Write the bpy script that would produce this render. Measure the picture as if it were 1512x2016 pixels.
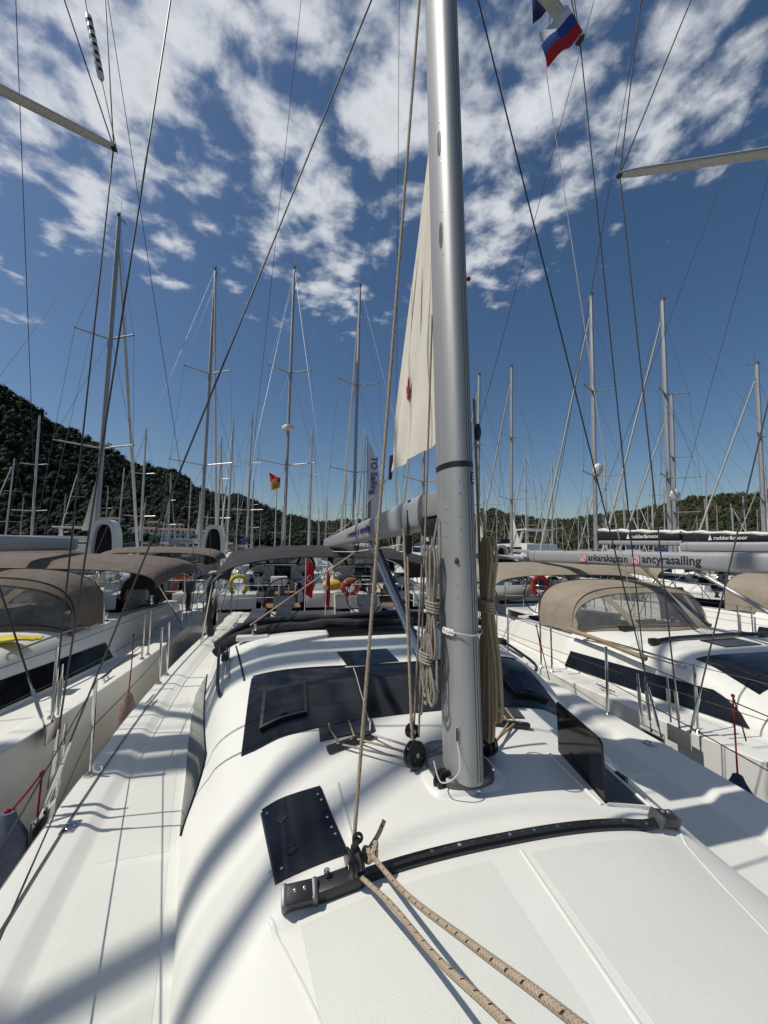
import bpy, bmesh, math, random
import numpy as np
from mathutils import Vector, Matrix
from math import radians as R, sin, cos, pi, sqrt, atan2
random.seed(7)
for _o in list(bpy.data.objects): bpy.data.objects.remove(_o)
S = bpy.context.scene
COL = S.collection

# ------------------------------------------------------------------ camera
CAM_POS = Vector((-.9, -1.85, 2.85))
def make_camera():
    yaw, pitch, roll = R(14.5), R(5.0), R(.8)
    fw = Vector((sin(yaw)*cos(pitch), cos(yaw)*cos(pitch), sin(pitch)))
    rt0 = Vector((cos(yaw), -sin(yaw), 0)); up0 = rt0.cross(fw)
    up = cos(roll)*up0 - sin(roll)*rt0; rt = cos(roll)*rt0 + sin(roll)*up0
    cd = bpy.data.cameras.new('camera'); co = bpy.data.objects.new('camera', cd)
    COL.objects.link(co)
    m = Matrix((rt, up, -fw)).transposed().to_4x4(); m.translation = CAM_POS
    co.matrix_world = m
    cd.sensor_fit = 'VERTICAL'; cd.sensor_height = 36; cd.lens = 757/2016*36
    cd.clip_start = .05; cd.clip_end = 6000
    S.camera = co
make_camera()

# ------------------------------------------------------------------ sky, sun, exposure
SUN_S = Vector((.70, -.04, -1)).normalized()          # the way the light travels
SUN_EL = math.asin(-SUN_S.z); SUN_AZ = atan2(-SUN_S.x, -SUN_S.y)
def make_world():
    w = bpy.data.worlds.new('World'); S.world = w; w.use_nodes = True
    nt = w.node_tree; nt.nodes.clear(); N = nt.nodes.new; L = nt.links.new
    out = N('ShaderNodeOutputWorld'); bg = N('ShaderNodeBackground'); bg.inputs[1].default_value = .076
    sky = N('ShaderNodeTexSky'); sky.sky_type = 'NISHITA'; sky.sun_disc = False
    sky.sun_elevation = SUN_EL; sky.sun_rotation = SUN_AZ
    sky.air_density = 1.0; sky.dust_density = .9; sky.ozone_density = 2.2
    hsv = N('ShaderNodeHueSaturation'); hsv.inputs['Saturation'].default_value = 1.15; hsv.inputs['Value'].default_value = .98
    L(sky.outputs[0], hsv.inputs['Color'])
    tc = N('ShaderNodeTexCoord'); sep = N('ShaderNodeSeparateXYZ'); L(tc.outputs['Generated'], sep.inputs[0])
    def M(op, a, b=None, c=None, clamp=False):
        n = N('ShaderNodeMath'); n.operation = op; n.use_clamp = clamp
        for i, v in enumerate((a, b, c)):
            if v is None: continue
            if isinstance(v, (int, float)): n.inputs[i].default_value = v
            else: L(v, n.inputs[i])
        return n.outputs[0]
    zc = M('MAXIMUM', sep.outputs[2], .03)
    px = M('DIVIDE', sep.outputs[0], zc); py = M('DIVIDE', sep.outputs[1], zc)
    cmb = N('ShaderNodeCombineXYZ'); L(px, cmb.inputs[0]); L(py, cmb.inputs[1])
    P = cmb.outputs[0]
    def noise(scale, detail, rough, loc, dist=0.):
        mp = N('ShaderNodeMapping'); mp.inputs['Location'].default_value = loc; mp.inputs['Scale'].default_value = (1, 1, 1)
        L(P, mp.inputs[0]); n = N('ShaderNodeTexNoise'); n.inputs['Scale'].default_value = scale
        n.inputs['Detail'].default_value = detail; n.inputs['Roughness'].default_value = rough; n.inputs['Distortion'].default_value = dist
        L(mp.outputs[0], n.inputs['Vector']); return n.outputs['Fac']
    n1 = noise(7.4, 9, .56, (3.1, 1.7, 0), .15)
    n2 = noise(2.6, 3, .5, (8.3, 4.6, 0))
    n3 = noise(14, 5, .6, (1.3, .2, 0))
    # wide banks of the cloud sheet: centre (plane x, y), radii, weight
    def bank(cx, cy, rx, ry, wgt):
        a = M('MULTIPLY', M('SUBTRACT', px, cx), 1/rx); b = M('MULTIPLY', M('SUBTRACT', py, cy), 1/ry)
        d = M('ADD', M('MULTIPLY', a, a), M('MULTIPLY', b, b))
        return M('MULTIPLY', M('POWER', 2.718, M('MULTIPLY', d, -1)), wgt)
    acc = None
    for b in BANKS:
        v = bank(*b); acc = v if acc is None else M('ADD', acc, v)
    rr = M('SQRT', M('ADD', M('MULTIPLY', px, px), M('MULTIPLY', py, py)))
    fall = M('MULTIPLY', M('SUBTRACT', rr, 1.55, clamp=False), .16)
    fall = M('MAXIMUM', fall, 0.)
    dens = M('ADD', M('ADD', M('MULTIPLY', n1, 1.12), M('MULTIPLY', n2, .50)), M('MULTIPLY', n3, .10))
    dens = M('SUBTRACT', M('ADD', dens, M('SUBTRACT', M('MULTIPLY', acc, .80), .165)), fall)
    ramp = N('ShaderNodeMapRange'); ramp.interpolation_type = 'SMOOTHSTEP'
    L(dens, ramp.inputs[0]); ramp.inputs[1].default_value = .69; ramp.inputs[2].default_value = 1.03
    # clouds low on the horizon thin out
    lo = N('ShaderNodeMapRange'); L(sep.outputs[2], lo.inputs[0]); lo.inputs[1].default_value = .22; lo.inputs[2].default_value = .42
    cov = M('MULTIPLY', M('MULTIPLY', ramp.outputs[0], lo.outputs[0]), .92)
    # thin streak near the horizon
    thick = N('ShaderNodeMapRange'); L(dens, thick.inputs[0]); thick.inputs[1].default_value = .88; thick.inputs[2].default_value = 1.18
    n4 = noise(6, 6, .6, (5.2, 9.1, 0))
    tk = M('MULTIPLY', thick.outputs[0], M('ADD', M('MULTIPLY', n4, 1.6), -.25), clamp=True)
    cc = N('ShaderNodeMix'); cc.data_type = 'RGBA'
    L(tk, cc.inputs[0]); cc.inputs[6].default_value = (10.6, 10.9, 11.3, 1); cc.inputs[7].default_value = (5.2, 5.5, 6.1, 1)
    mx = N('ShaderNodeMix'); mx.data_type = 'RGBA'; L(cov, mx.inputs[0]); L(hsv.outputs[0], mx.inputs[6]); L(cc.outputs[2], mx.inputs[7])
    L(mx.outputs[2], bg.inputs[0]); L(bg.outputs[0], out.inputs[0])
BANKS = [(-.10, .66, .50, .16, .20), (-.33, .84, .22, .16, .16), (.02, 1.04, .22, .22, .19), (.13, 1.42, .17, .22, .17), (.18, .80, .16, .16, .10), (.60, .82, .26, .34, .19), (.68, 1.12, .12, .12, .08),
         (-.60, 1.18, .20, .22, .15), (-.70, 1.42, .16, .14, .12), (1.0, .60, .20, .14, .16), (-1.19, 2.0, .10, .08, .30), (-.5, 2.0, .55, .35, -.34), (1.45, 1.1, .5, .5, -.30), (1.1, 2.1, .9, .45, -.38), (-.26, 1.02, .09, .12, -.10), (.36, 1.15, .07, .22, -.14), (-.85, .85, .15, .2, -.05)]
make_world()
sd = bpy.data.lights.new('sun', 'SUN'); sd.energy = 3.7; sd.angle = R(.53); sd.color = (1, .945, .855)
so = bpy.data.objects.new('sun', sd); COL.objects.link(so); so.rotation_euler = SUN_S.to_track_quat('-Z', 'Y').to_euler(); so.location = (-20, 0, 40)
S.view_settings.view_transform = 'Standard'; S.view_settings.look = 'None'; S.view_settings.gamma = 1
S.view_settings.use_curve_mapping = False; S.view_settings.exposure = 0
S.render.engine = 'CYCLES'
S.cycles.max_bounces = 5; S.cycles.diffuse_bounces = 3; S.cycles.glossy_bounces = 3; S.cycles.transparent_max_bounces = 10; S.cycles.caustics_reflective = False; S.cycles.caustics_refractive = False

# ------------------------------------------------------------------ materials
MATS = {}
def mat(name, col, rough=.5, metal=0., noise=0., nscale=8., bump=0., bscale=60., spec=.5, trans=0., alpha=1., coat=0., dark=None, detail=5, bdist=.01, stretch=None):
    m = bpy.data.materials.new(name); m.use_nodes = True; nt = m.node_tree; p = nt.nodes['Principled BSDF']; N = nt.nodes.new; L = nt.links.new
    p.inputs['Base Color'].default_value = (*col, 1); p.inputs['Roughness'].default_value = rough; p.inputs['Metallic'].default_value = metal
    p.inputs['Specular IOR Level'].default_value = spec; p.inputs['Transmission Weight'].default_value = trans; p.inputs['Alpha'].default_value = alpha
    p.inputs['Coat Weight'].default_value = coat
    tc = N('ShaderNodeTexCoord')
    if noise > 0:
        n = N('ShaderNodeTexNoise'); n.inputs['Scale'].default_value = nscale; n.inputs['Detail'].default_value = detail; n.inputs['Roughness'].default_value = .6
        if stretch:
            mpn = N('ShaderNodeMapping'); mpn.inputs['Scale'].default_value = stretch; L(tc.outputs['Object'], mpn.inputs[0]); L(mpn.outputs[0], n.inputs['Vector'])
        else: L(tc.outputs['Object'], n.inputs['Vector'])
        r = N('ShaderNodeMapRange'); r.inputs[1].default_value = .3; r.inputs[2].default_value = .72; L(n.outputs['Fac'], r.inputs[0])
        d = dark or tuple(c*(1-noise) for c in col)
        mx = N('ShaderNodeMix'); mx.data_type = 'RGBA'; L(r.outputs[0], mx.inputs[0]); mx.inputs[6].default_value = (*d, 1); mx.inputs[7].default_value = (*col, 1)
        L(mx.outputs[2], p.inputs['Base Color'])
        rr = N('ShaderNodeMapRange'); L(n.outputs['Fac'], rr.inputs[0]); rr.inputs[3].default_value = min(1, rough*1.15); rr.inputs[4].default_value = rough*.88
        L(rr.outputs[0], p.inputs['Roughness'])
    if bump > 0:
        b = N('ShaderNodeBump'); b.inputs['Strength'].default_value = bump; b.inputs['Distance'].default_value = bdist
        n2 = N('ShaderNodeTexNoise'); n2.inputs['Scale'].default_value = bscale; n2.inputs['Detail'].default_value = 3
        L(tc.outputs['Object'], n2.inputs['Vector']); L(n2.outputs['Fac'], b.inputs['Height']); L(b.outputs[0], p.inputs['Normal'])
    MATS[name] = m; return m
def gelcoat_deck(name, col, rough, sc, bump):
    # moulded non-skid: fine pebble relief with faint grime
    m = mat(name, col, rough, noise=.06, nscale=3.0)
    nt = m.node_tree; p = nt.nodes['Principled BSDF']; N = nt.nodes.new; L = nt.links.new
    tc = N('ShaderNodeTexCoord'); v = N('ShaderNodeTexNoise'); v.inputs['Scale'].default_value = sc; v.inputs['Detail'].default_value = 2
    L(tc.outputs['Object'], v.inputs['Vector'])
    b = N('ShaderNodeBump'); b.inputs['Strength'].default_value = bump; b.inputs['Distance'].default_value = .004; L(v.outputs['Fac'], b.inputs['Height']); L(b.outputs[0], p.inputs['Normal'])
    # faint scuffs and dried drip marks
    n = N('ShaderNodeTexNoise'); n.inputs['Scale'].default_value = 17; n.inputs['Detail'].default_value = 8; n.inputs['Roughness'].default_value = .75; L(tc.outputs['Object'], n.inputs['Vector'])
    r = N('ShaderNodeMapRange'); r.inputs[1].default_value = .66; r.inputs[2].default_value = .80; r.inputs[4].default_value = .35; L(n.outputs['Fac'], r.inputs[0])
    src = p.inputs['Base Color'].links[0].from_socket; mx = N('ShaderNodeMix'); mx.data_type = 'RGBA'; L(r.outputs[0], mx.inputs[0]); L(src, mx.inputs[6]); mx.inputs[7].default_value = (.52, .50, .43, 1); L(mx.outputs[2], p.inputs['Base Color'])
gelcoat_deck('deck_nonskid', (.72, .72, .665), .58, 260, .22)
gelcoat_deck('nonskid_panel', (.665, .675, .62), .70, 300, .55)
mat('gelcoat', (.74, .735, .69), .24, noise=.03, nscale=2.5, coat=.25)
mat('gelcoat_old', (.74, .73, .70), .32, noise=.10, nscale=2.2, coat=.15)
mat('hull_shadow', (.66, .64, .59), .3, noise=.10, nscale=1.5, coat=.2)
mat('antifoul', (.03, .035, .05), .6)
mat('black_plastic', (.018, .018, .02), .38, noise=.25, nscale=30, bump=.1, bscale=200)
mat('black_gloss', (.012, .012, .014), .16)
mat('acrylic', (.011, .013, .018), .10, spec=.32, noise=.3, nscale=9, dark=(.005, .006, .010), detail=9)
mat('acrylic_frame', (.012, .013, .016), .3)
mat('alloy', (.40, .405, .405), .52, metal=.45, noise=.16, nscale=26, stretch=(1, 1, .06), bump=.05, bscale=300)
mat('boom_alloy', (.40, .41, .42), .42, metal=.3, noise=.06, nscale=4)
mat('alloy_white', (.50, .50, .485), .38, metal=.25, noise=.06, nscale=5)
mat('alloy_dark', (.16, .16, .165), .42, metal=.7, noise=.2, nscale=20)
mat('groove', (.05, .05, .055), .6)
mat('steel', (.66, .65, .63), .17, metal=1., noise=.12, nscale=25)
mat('chrome', (.78, .78, .78), .08, metal=1.)
mat('wire', (.20, .195, .19), .42, metal=.7, noise=.25, nscale=60)
mat('wire_dark', (.055, .055, .058), .5, metal=.3)
mat('canvas_grey', (.032, .033, .035), .9, noise=.3, nscale=5, bump=.7, bscale=7, bdist=.03)
mat('canvas_tan', (.30, .255, .195), .92, noise=.18, nscale=4, bump=.7, bscale=7, bdist=.03)
mat('canvas_tan_dark', (.145, .118, .088), .92, noise=.2, nscale=4, bump=.7, bscale=7, bdist=.03)
mat('canvas_brown', (.155, .125, .10), .92, noise=.22, nscale=4, bump=.7, bscale=7, bdist=.03)
mat('canvas_black', (.012, .012, .014), .85, noise=.3, nscale=9, bump=.4, bscale=20)
mat('canvas_white', (.72, .71, .68), .85, noise=.08, nscale=6, bump=.4, bscale=20)
mat('sailcloth', (.70, .66, .565), .8, noise=.12, nscale=3, bump=.35, bscale=9)
mat('furled_sail', (.60, .57, .50), .85, noise=.15, nscale=8, bump=.4, bscale=25)
mat('red', (.45, .018, .02), .75, noise=.25, nscale=40)
mat('red_rope', (.30, .010, .018), .85, noise=.35, nscale=120, bump=.4, bscale=300)
mat('flag_red', (.55, .015, .02), .8, noise=.12, nscale=8)
mat('flag_white', (.74, .74, .76), .8, noise=.06, nscale=8)
mat('flag_blue', (.02, .06, .30), .8, noise=.12, nscale=8)
mat('flag_navy', (.015, .035, .13), .8, noise=.12, nscale=8)
mat('flag_yellow', (.65, .33, .04), .8, noise=.12, nscale=8)
mat('flag_lilac', (.74, .74, .82), .8, noise=.12, nscale=4)
mat('orange', (.62, .085, .02), .55, noise=.15, nscale=20)
mat('yellow', (.62, .47, .04), .6, noise=.2, nscale=20)
mat('navy_cloth', (.035, .05, .11), .95, noise=.35, nscale=16, bump=.5, bscale=120)
mat('fender_cloth', (.13, .15, .21), .98, noise=.35, nscale=22, bump=.7, bscale=160)
mat('fender_pink', (.33, .22, .21), .9, noise=.3, nscale=14, bump=.4, bscale=100)
mat('ink', (.015, .018, .03), .6)
mat('ink_blue', (.02, .03, .14), .6)
mat('ink_white', (.75, .75, .75), .6)
mat('insta_pink', (.45, .05, .10), .5)
mat('insta_orange', (.72, .20, .05), .5)
mat('teak', (.26, .155, .08), .75, noise=.3, nscale=12, bump=.3, bscale=80)
mat('wood_pole', (.33, .25, .15), .7, noise=.25, nscale=10)
mat('pontoon', (.30, .27, .23), .85, noise=.3, nscale=6)
mat('stucco', (.72, .71, .68), .9, noise=.12, nscale=.4)
mat('stucco_warm', (.52, .46, .39), .9, noise=.12, nscale=.4)
mat('roof_tile', (.17, .085, .06), .9, noise=.25, nscale=.8)
mat('window_dark', (.03, .035, .045), .2)
mat('solar', (.012, .016, .03), .15, noise=.3, nscale=4)
mat('clear_vinyl', (.20, .20, .195), .07, alpha=.40, spec=.8, bump=.8, bscale=5, bdist=.06, noise=.3, nscale=4)
mat('clear_vinyl_dark', (.13, .125, .11), .10, alpha=.62, spec=.6, bump=.7, bscale=6, bdist=.05, noise=.35, nscale=5)
mat('dinghy_grey', (.22, .225, .23), .6, noise=.15, nscale=6)
mat('cable', (.55, .55, .53), .5)
mat('engine_grey', (.10, .105, .11), .4)
def rope_mat(name, col, fleck, pitch=.05, strand=.011):
    m = mat(name, col, .92); nt = m.node_tree; p = nt.nodes['Principled BSDF']; N = nt.nodes.new; L = nt.links.new
    uv = N('ShaderNodeUVMap'); sp = N('ShaderNodeSeparateXYZ'); L(uv.outputs[0], sp.inputs[0])
    def M(op, a, b=None):
        n = N('ShaderNodeMath'); n.operation = op
        for i, v in enumerate((a, b)):
            if v is None: continue
            if isinstance(v, (int, float)): n.inputs[i].default_value = v
            else: L(v, n.inputs[i])
        return n.outputs[0]
    u, v = sp.outputs[0], sp.outputs[1]
    t = M('ADD', M('DIVIDE', v, pitch), M('MULTIPLY', u, 1.0))
    a = M('LESS_THAN', M('FRACT', t), .13)
    b = M('LESS_THAN', M('FRACT', M('MULTIPLY', u, 3.0)), .42)
    f = M('MULTIPLY', a, b)
    n = N('ShaderNodeTexNoise'); n.inputs['Scale'].default_value = 25; tc = N('ShaderNodeTexCoord'); L(tc.outputs['Object'], n.inputs['Vector'])
    mx0 = N('ShaderNodeMix'); mx0.data_type = 'RGBA'; L(n.outputs['Fac'], mx0.inputs[0]); mx0.inputs[6].default_value = (*[c*.72 for c in col], 1); mx0.inputs[7].default_value = (*[c*1.12 for c in col], 1)
    mx = N('ShaderNodeMix'); mx.data_type = 'RGBA'; L(f, mx.inputs[0]); L(mx0.outputs[2], mx.inputs[6]); mx.inputs[7].default_value = (*fleck, 1)
    L(mx.outputs[2], p.inputs['Base Color'])
    # braid relief: two crossed diagonal waves
    s1 = M('SINE', M('MULTIPLY', M('ADD', M('DIVIDE', v, strand), M('MULTIPLY', u, 4)), 6.283))
    s2 = M('SINE', M('MULTIPLY', M('SUBTRACT', M('DIVIDE', v, strand), M('MULTIPLY', u, 4)), 6.283))
    bp = N('ShaderNodeBump'); bp.inputs['Strength'].default_value = .7; bp.inputs['Distance'].default_value = .0018; L(M('MAXIMUM', s1, s2), bp.inputs['Height']); L(bp.outputs[0], p.inputs['Normal'])
rope_mat('rope_beige', (.44, .345, .25), (.02, .02, .022))
rope_mat('rope_tan', (.36, .265, .165), (.14, .10, .07), .04)
rope_mat('rope_hank', (.43, .33, .215), (.40, .30, .19), .5)
rope_mat('rope_grey', (.34, .30, .25), (.06, .055, .05), .045)
rope_mat('rope_white', (.62, .60, .55), (.25, .25, .26), .03)
def water_mat():
    m = mat('water', (.012, .024, .026), .07, spec=.5); nt = m.node_tree; p = nt.nodes['Principled BSDF']; N = nt.nodes.new; L = nt.links.new
    tc = N('ShaderNodeTexCoord'); n = N('ShaderNodeTexNoise'); n.inputs['Scale'].default_value = 1.6; n.inputs['Detail'].default_value = 4; L(tc.outputs['Object'], n.inputs['Vector'])
    b = N('ShaderNodeBump'); b.inputs['Strength'].default_value = .35; b.inputs['Distance'].default_value = .12; L(n.outputs['Fac'], b.inputs['Height']); L(b.outputs[0], p.inputs['Normal'])
water_mat()
def foliage_mat(name, c1, c2, c3, scale):
    m = mat(name, c1, .85, spec=.25); nt = m.node_tree; p = nt.nodes['Principled BSDF']; N = nt.nodes.new; L = nt.links.new
    tc = N('ShaderNodeTexCoord'); n = N('ShaderNodeTexNoise'); n.inputs['Scale'].default_value = scale; n.inputs['Detail'].default_value = 3; L(tc.outputs['Object'], n.inputs['Vector'])
    cr = N('ShaderNodeValToRGB'); e = cr.color_ramp.elements; e[0].position = .32; e[0].color = (*c1, 1); e[1].position = .7; e[1].color = (*c3, 1)
    k = e.new(.5); k.color = (*c2, 1); L(n.outputs['Fac'], cr.inputs[0]); L(cr.outputs[0], p.inputs['Base Color'])
foliage_mat('pine', (.009, .015, .008), (.014, .023, .010), (.024, .033, .014), .03)  # greens darkened to carry the shade of a hill against the sun
foliage_mat('pine_far', (.020, .030, .012), (.036, .046, .018), (.085, .070, .035), .03)
foliage_mat('hill_soil', (.03, .032, .016), (.05, .045, .025), (.10, .08, .05), .02)
foliage_mat('broadleaf', (.025, .05, .012), (.05, .09, .02), (.09, .13, .035), .25)

# ------------------------------------------------------------------ mesh tools
def T(name, label, cat, loc=(0, 0, 0), rz=0., group=None):
    o = bpy.data.objects.new(name, None); COL.objects.link(o); o.location = loc; o.rotation_euler = (0, 0, rz); o.empty_display_size = .2
    return tag(o, label, cat, group)
def tag(o, label=None, cat=None, group=None, kind=None):
    if label: o['label'] = label
    if cat: o['category'] = cat
    if group: o['group'] = group
    if kind: o['kind'] = kind
    return o
class MB:
    def __init__(s): s.v = []; s.f = []; s.uv = {}
    def add(s, vs, fs, uvs=None):
        o = len(s.v); s.v.extend(tuple(map(float, v)) for v in vs)
        for i, f in enumerate(fs):
            if uvs: s.uv[len(s.f)] = uvs[i]
            s.f.append(tuple(o+k for k in f))
        return s
    def box(s, c, d, rot=None, bev=0.):
        x, y, z = (q/2 for q in d); c = Vector(c)
        if bev > 0:
            b = min(bev, x*.9, y*.9, z*.9); vs = []; 
            bm = bmesh.new(); bmesh.ops.create_cube(bm, size=1); bmesh.ops.scale(bm, vec=d, verts=bm.verts)
            bmesh.ops.bevel(bm, geom=bm.edges[:], offset=b, segments=2, affect='EDGES', profile=.6)
            bm.verts.ensure_lookup_table(); vs = [v.co.copy() for v in bm.verts]; fs = [tuple(v.index for v in f.verts) for f in bm.faces]; bm.free()
        else:
            vs = [Vector((i, j, k)) for i in (-x, x) for j in (-y, y) for k in (-z, z)]
            fs = [(0, 1, 3, 2), (4, 6, 7, 5), (0, 4, 5, 1), (2, 3, 7, 6), (0, 2, 6, 4), (1, 5, 7, 3)]
        if rot is not None: vs = [rot @ v for v in vs]
        return s.add([c+v for v in vs], fs)
    def tube(s, path, r, n=8, caps=True, closed=False, sec=None):
        P = [Vector(p) for p in path]; m = len(P)
        rr = list(r) if hasattr(r, '__len__') else [r]*m
        tang = []
        for i in range(m):
            if closed: t = P[(i+1) % m]-P[i-1]
            else: t = P[min(i+1, m-1)]-P[max(i-1, 0)]
            tang.append(t.normalized() if t.length > 1e-9 else Vector((0, 0, 1)))
        t0 = tang[0]; up = Vector((0, 1, 0)) if abs(t0.y) < .9 else Vector((1, 0, 0))
        nx = (up - t0*up.dot(t0)).normalized()
        o = len(s.v); L = 0.; Ls = []
        for i in range(m):
            if i: L += (P[i]-P[i-1]).length
            Ls.append(L)
            nx = (nx - tang[i]*nx.dot(tang[i]))
            nx = nx.normalized() if nx.length > 1e-6 else tang[i].orthogonal().normalized()
            by = tang[i].cross(nx)
            for k in range(n):
                a = 2*pi*k/n
                if sec: ca, sa = sec[0]*cos(a), sec[1]*sin(a)
                else: ca, sa = cos(a), sin(a)
                s.v.append(tuple(P[i]+(nx*ca+by*sa)*rr[i]))
        for i in range(m if closed else m-1):
            j = (i+1) % m; l1 = Ls[i+1] if i+1 < m else Ls[i]+(P[0]-P[i]).length
            for k in range(n):
                k2 = (k+1) % n
                s.uv[len(s.f)] = ((k/n, Ls[i]), ((k+1)/n, Ls[i]), ((k+1)/n, l1), (k/n, l1))
                s.f.append((o+i*n+k, o+i*n+k2, o+j*n+k2, o+j*n+k))
        if caps and not closed:
            s.f.append(tuple(o+k for k in range(n))[::-1]); s.f.append(tuple(o+(m-1)*n+k for k in range(n)))
        return s
    def loft(s, rings, closed=False, caps=False):
        n = len(rings[0]); o = len(s.v)
        for r in rings: s.v.extend(tuple(map(float, p)) for p in r)
        for i in range(len(rings)-1):
            for k in range(n if closed else n-1):
                k2 = (k+1) % n
                s.f.append((o+i*n+k, o+i*n+k2, o+(i+1)*n+k2, o+(i+1)*n+k))
        if caps:
            s.f.append(tuple(o+k for k in range(n))[::-1]); e = o+(len(rings)-1)*n; s.f.append(tuple(e+k for k in range(n)))
        return s
    def slab(s, fn, nu, nv, th):
        # shell over (u,v) in 0..1: fn(u,v)->point; th = vector or function of thickness (towards below)
        top = [[Vector(fn(i/nu, j/nv)) for i in range(nu+1)] for j in range(nv+1)]
        o = len(s.v)
        for r in top: s.v.extend(tuple(p) for p in r)
        w = nu+1; base = len(s.v)
        def thv(i, j):
            if callable(th): return th(i/nu, j/nv)
            return Vector(th)
        for j, r in enumerate(top): s.v.extend(tuple(p-thv(i, j)) for i, p in enumerate(r))
        for j in range(nv):
            for i in range(nu):
                a = j*w+i
                s.f.append((o+a, o+a+1, o+a+w+1, o+a+w)); s.f.append((base+a, base+a+w, base+a+w+1, base+a+1))
        for i in range(nu):
            a = i; s.f.append((o+a, base+a, base+a+1, o+a+1)); a = nv*w+i; s.f.append((o+a, o+a+1, base+a+1, base+a))
        for j in range(nv):
            a = j*w; s.f.append((o+a, o+a+w, base+a+w, base+a)); a = j*w+nu; s.f.append((o+a, base+a, base+a+w, o+a+w))
        return s
    def lathe(s, c, axis, prof, n=16, arc=None):
        # prof: list of (radius, along axis)
        ax = Vector(axis).normalized(); nx = ax.orthogonal().normalized(); by = ax.cross(nx); c = Vector(c)
        rings = [[c+ax*h+(nx*cos(2*pi*k/n)+by*sin(2*pi*k/n))*r for k in range(n)] for r, h in prof]
        return s.loft(rings, closed=True, caps=True)
    def sphere(s, c, r, n=12, m=8, sc=(1, 1, 1)):
        c = Vector(c); rings = []
        for j in range(m+1):
            a = pi*j/m; rings.append([c+Vector((r*sc[0]*max(sin(a), .002)*cos(2*pi*k/n), r*sc[1]*max(sin(a), .002)*sin(2*pi*k/n), -r*sc[2]*cos(a))) for k in range(n)])
        return s.loft(rings, closed=True)
    def torus(s, c, axis, R_, r, n=28, m=8):
        ax = Vector(axis).normalized(); nx = ax.orthogonal().normalized(); by = ax.cross(nx); c = Vector(c)
        return s.tube([c+(nx*cos(2*pi*k/n)+by*sin(2*pi*k/n))*R_ for k in range(n)], r, m, closed=True)
    def prism(s, poly, th):
        # poly: 3D loop, th: extrusion vector
        th = Vector(th); n = len(poly); P = [Vector(p) for p in poly]
        return s.add(P+[p+th for p in P], [tuple(range(n))[::-1], tuple(range(n, 2*n))]+[(i, (i+1) % n, n+(i+1) % n, n+i) for i in range(n)])
    def mesh(s, name, m, smooth=True, ang=35):
        me = bpy.data.meshes.new(name); me.from_pydata(s.v, [], s.f)
        if s.uv:
            ul = me.uv_layers.new(name='UVMap'); dat = np.zeros((len(me.loops), 2), 'f')
            ls = [p.loop_start for p in me.polygons]
            for fi, uvs in s.uv.items():
                for k, q in enumerate(uvs): dat[ls[fi]+k] = q
            ul.data.foreach_set('uv', dat.ravel())
        me.materials.append(MATS[m] if isinstance(m, str) else m)
        if smooth:
            me.shade_smooth()
            try: me.set_sharp_from_angle(angle=R(ang))
            except Exception: pass
        me.update(); return me
    def build(s, name, m, parent=None, smooth=True, ang=35):
        o = bpy.data.objects.new(name, s.mesh(name, m, smooth, ang)); COL.objects.link(o)
        if parent is not None: o.parent = parent
        return o
def link(name, me, parent=None, loc=None):
    o = bpy.data.objects.new(name, me); COL.objects.link(o)
    if parent is not None: o.parent = parent
    if loc is not None: o.location = loc
    return o
def copy_tree(o, parent=None):
    c = o.copy(); COL.objects.link(c); c.parent = parent
    for ch in list(o.children): copy_tree(ch, c)
    return c
def spline(pts, n=8):
    P = [Vector(p) for p in pts]; out = []
    for i in range(len(P)-1):
        p0 = P[max(i-1, 0)]; p1 = P[i]; p2 = P[i+1]; p3 = P[min(i+2, len(P)-1)]
        for k in range(n):
            t = k/n; out.append(.5*((2*p1)+(p2-p0)*t+(2*p0-5*p1+4*p2-p3)*t*t+(3*p1-p0-3*p2+p3)*t**3))
    out.append(P[-1]); return out
def sag(a, b, d, n=8):
    a, b = Vector(a), Vector(b)
    return [a.lerp(b, k/n)-Vector((0, 0, 4*d*(k/n)*(1-k/n))) for k in range(n+1)]
def text_mesh(txt, size, depth=.001, bold=0.):
    c = bpy.data.curves.new('lettering', 'FONT'); c.body = txt; c.size = size; c.extrude = depth; c.offset = bold; c.resolution_u = 3
    o = bpy.data.objects.new('lettering', c); COL.objects.link(o)
    me = bpy.data.meshes.new_from_object(o); bpy.data.objects.remove(o); bpy.data.curves.remove(c); return me
def lettering(txt, size, origin, right, up, m, parent, depth=.001, bold=0., name='lettering', sx=1.):
    me = text_mesh(txt, size, depth, bold); me.materials.clear(); me.materials.append(MATS[m])
    r = Vector(right).normalized(); u = Vector(up); u = (u-r*u.dot(r)).normalized(); n = r.cross(u)
    M = Matrix((r*sx, u, n)).transposed(); o = Vector(origin)
    for v in me.vertices: v.co = M @ v.co + o
    return link(name, me, parent)

# ------------------------------------------------------------------ yacht shape
def lerp_tab(t, y):
    if y <= t[0][0]: return t[0][1]
    for (a, va), (b, vb) in zip(t, t[1:]):
        if y <= b: return va+(vb-va)*(y-a)/(b-a)
    return t[-1][1]
def smooth_tab(t, y):
    n = len(t)
    if y <= t[0][0]: return t[0][1]
    if y >= t[-1][0]: return t[-1][1]
    for i in range(n-1):
        if y <= t[i+1][0]:
            x0, v0 = t[i]; x1, v1 = t[i+1]; d = x1-x0
            m0 = (v1-t[i-1][1])/(x1-t[i-1][0]) if i > 0 else (v1-v0)/d
            m1 = (t[i+2][1]-v0)/(t[i+2][0]-x0) if i+2 < n else (v1-v0)/d
            k = (y-x0)/d
            return (2*k**3-3*k*k+1)*v0+(k**3-2*k*k+k)*d*m0+(-2*k**3+3*k*k)*v1+(k**3-k*k)*d*m1
def ss(a, b, x):
    k = min(1, max(0, (x-a)/(b-a))); return k*k*(3-2*k)
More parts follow.
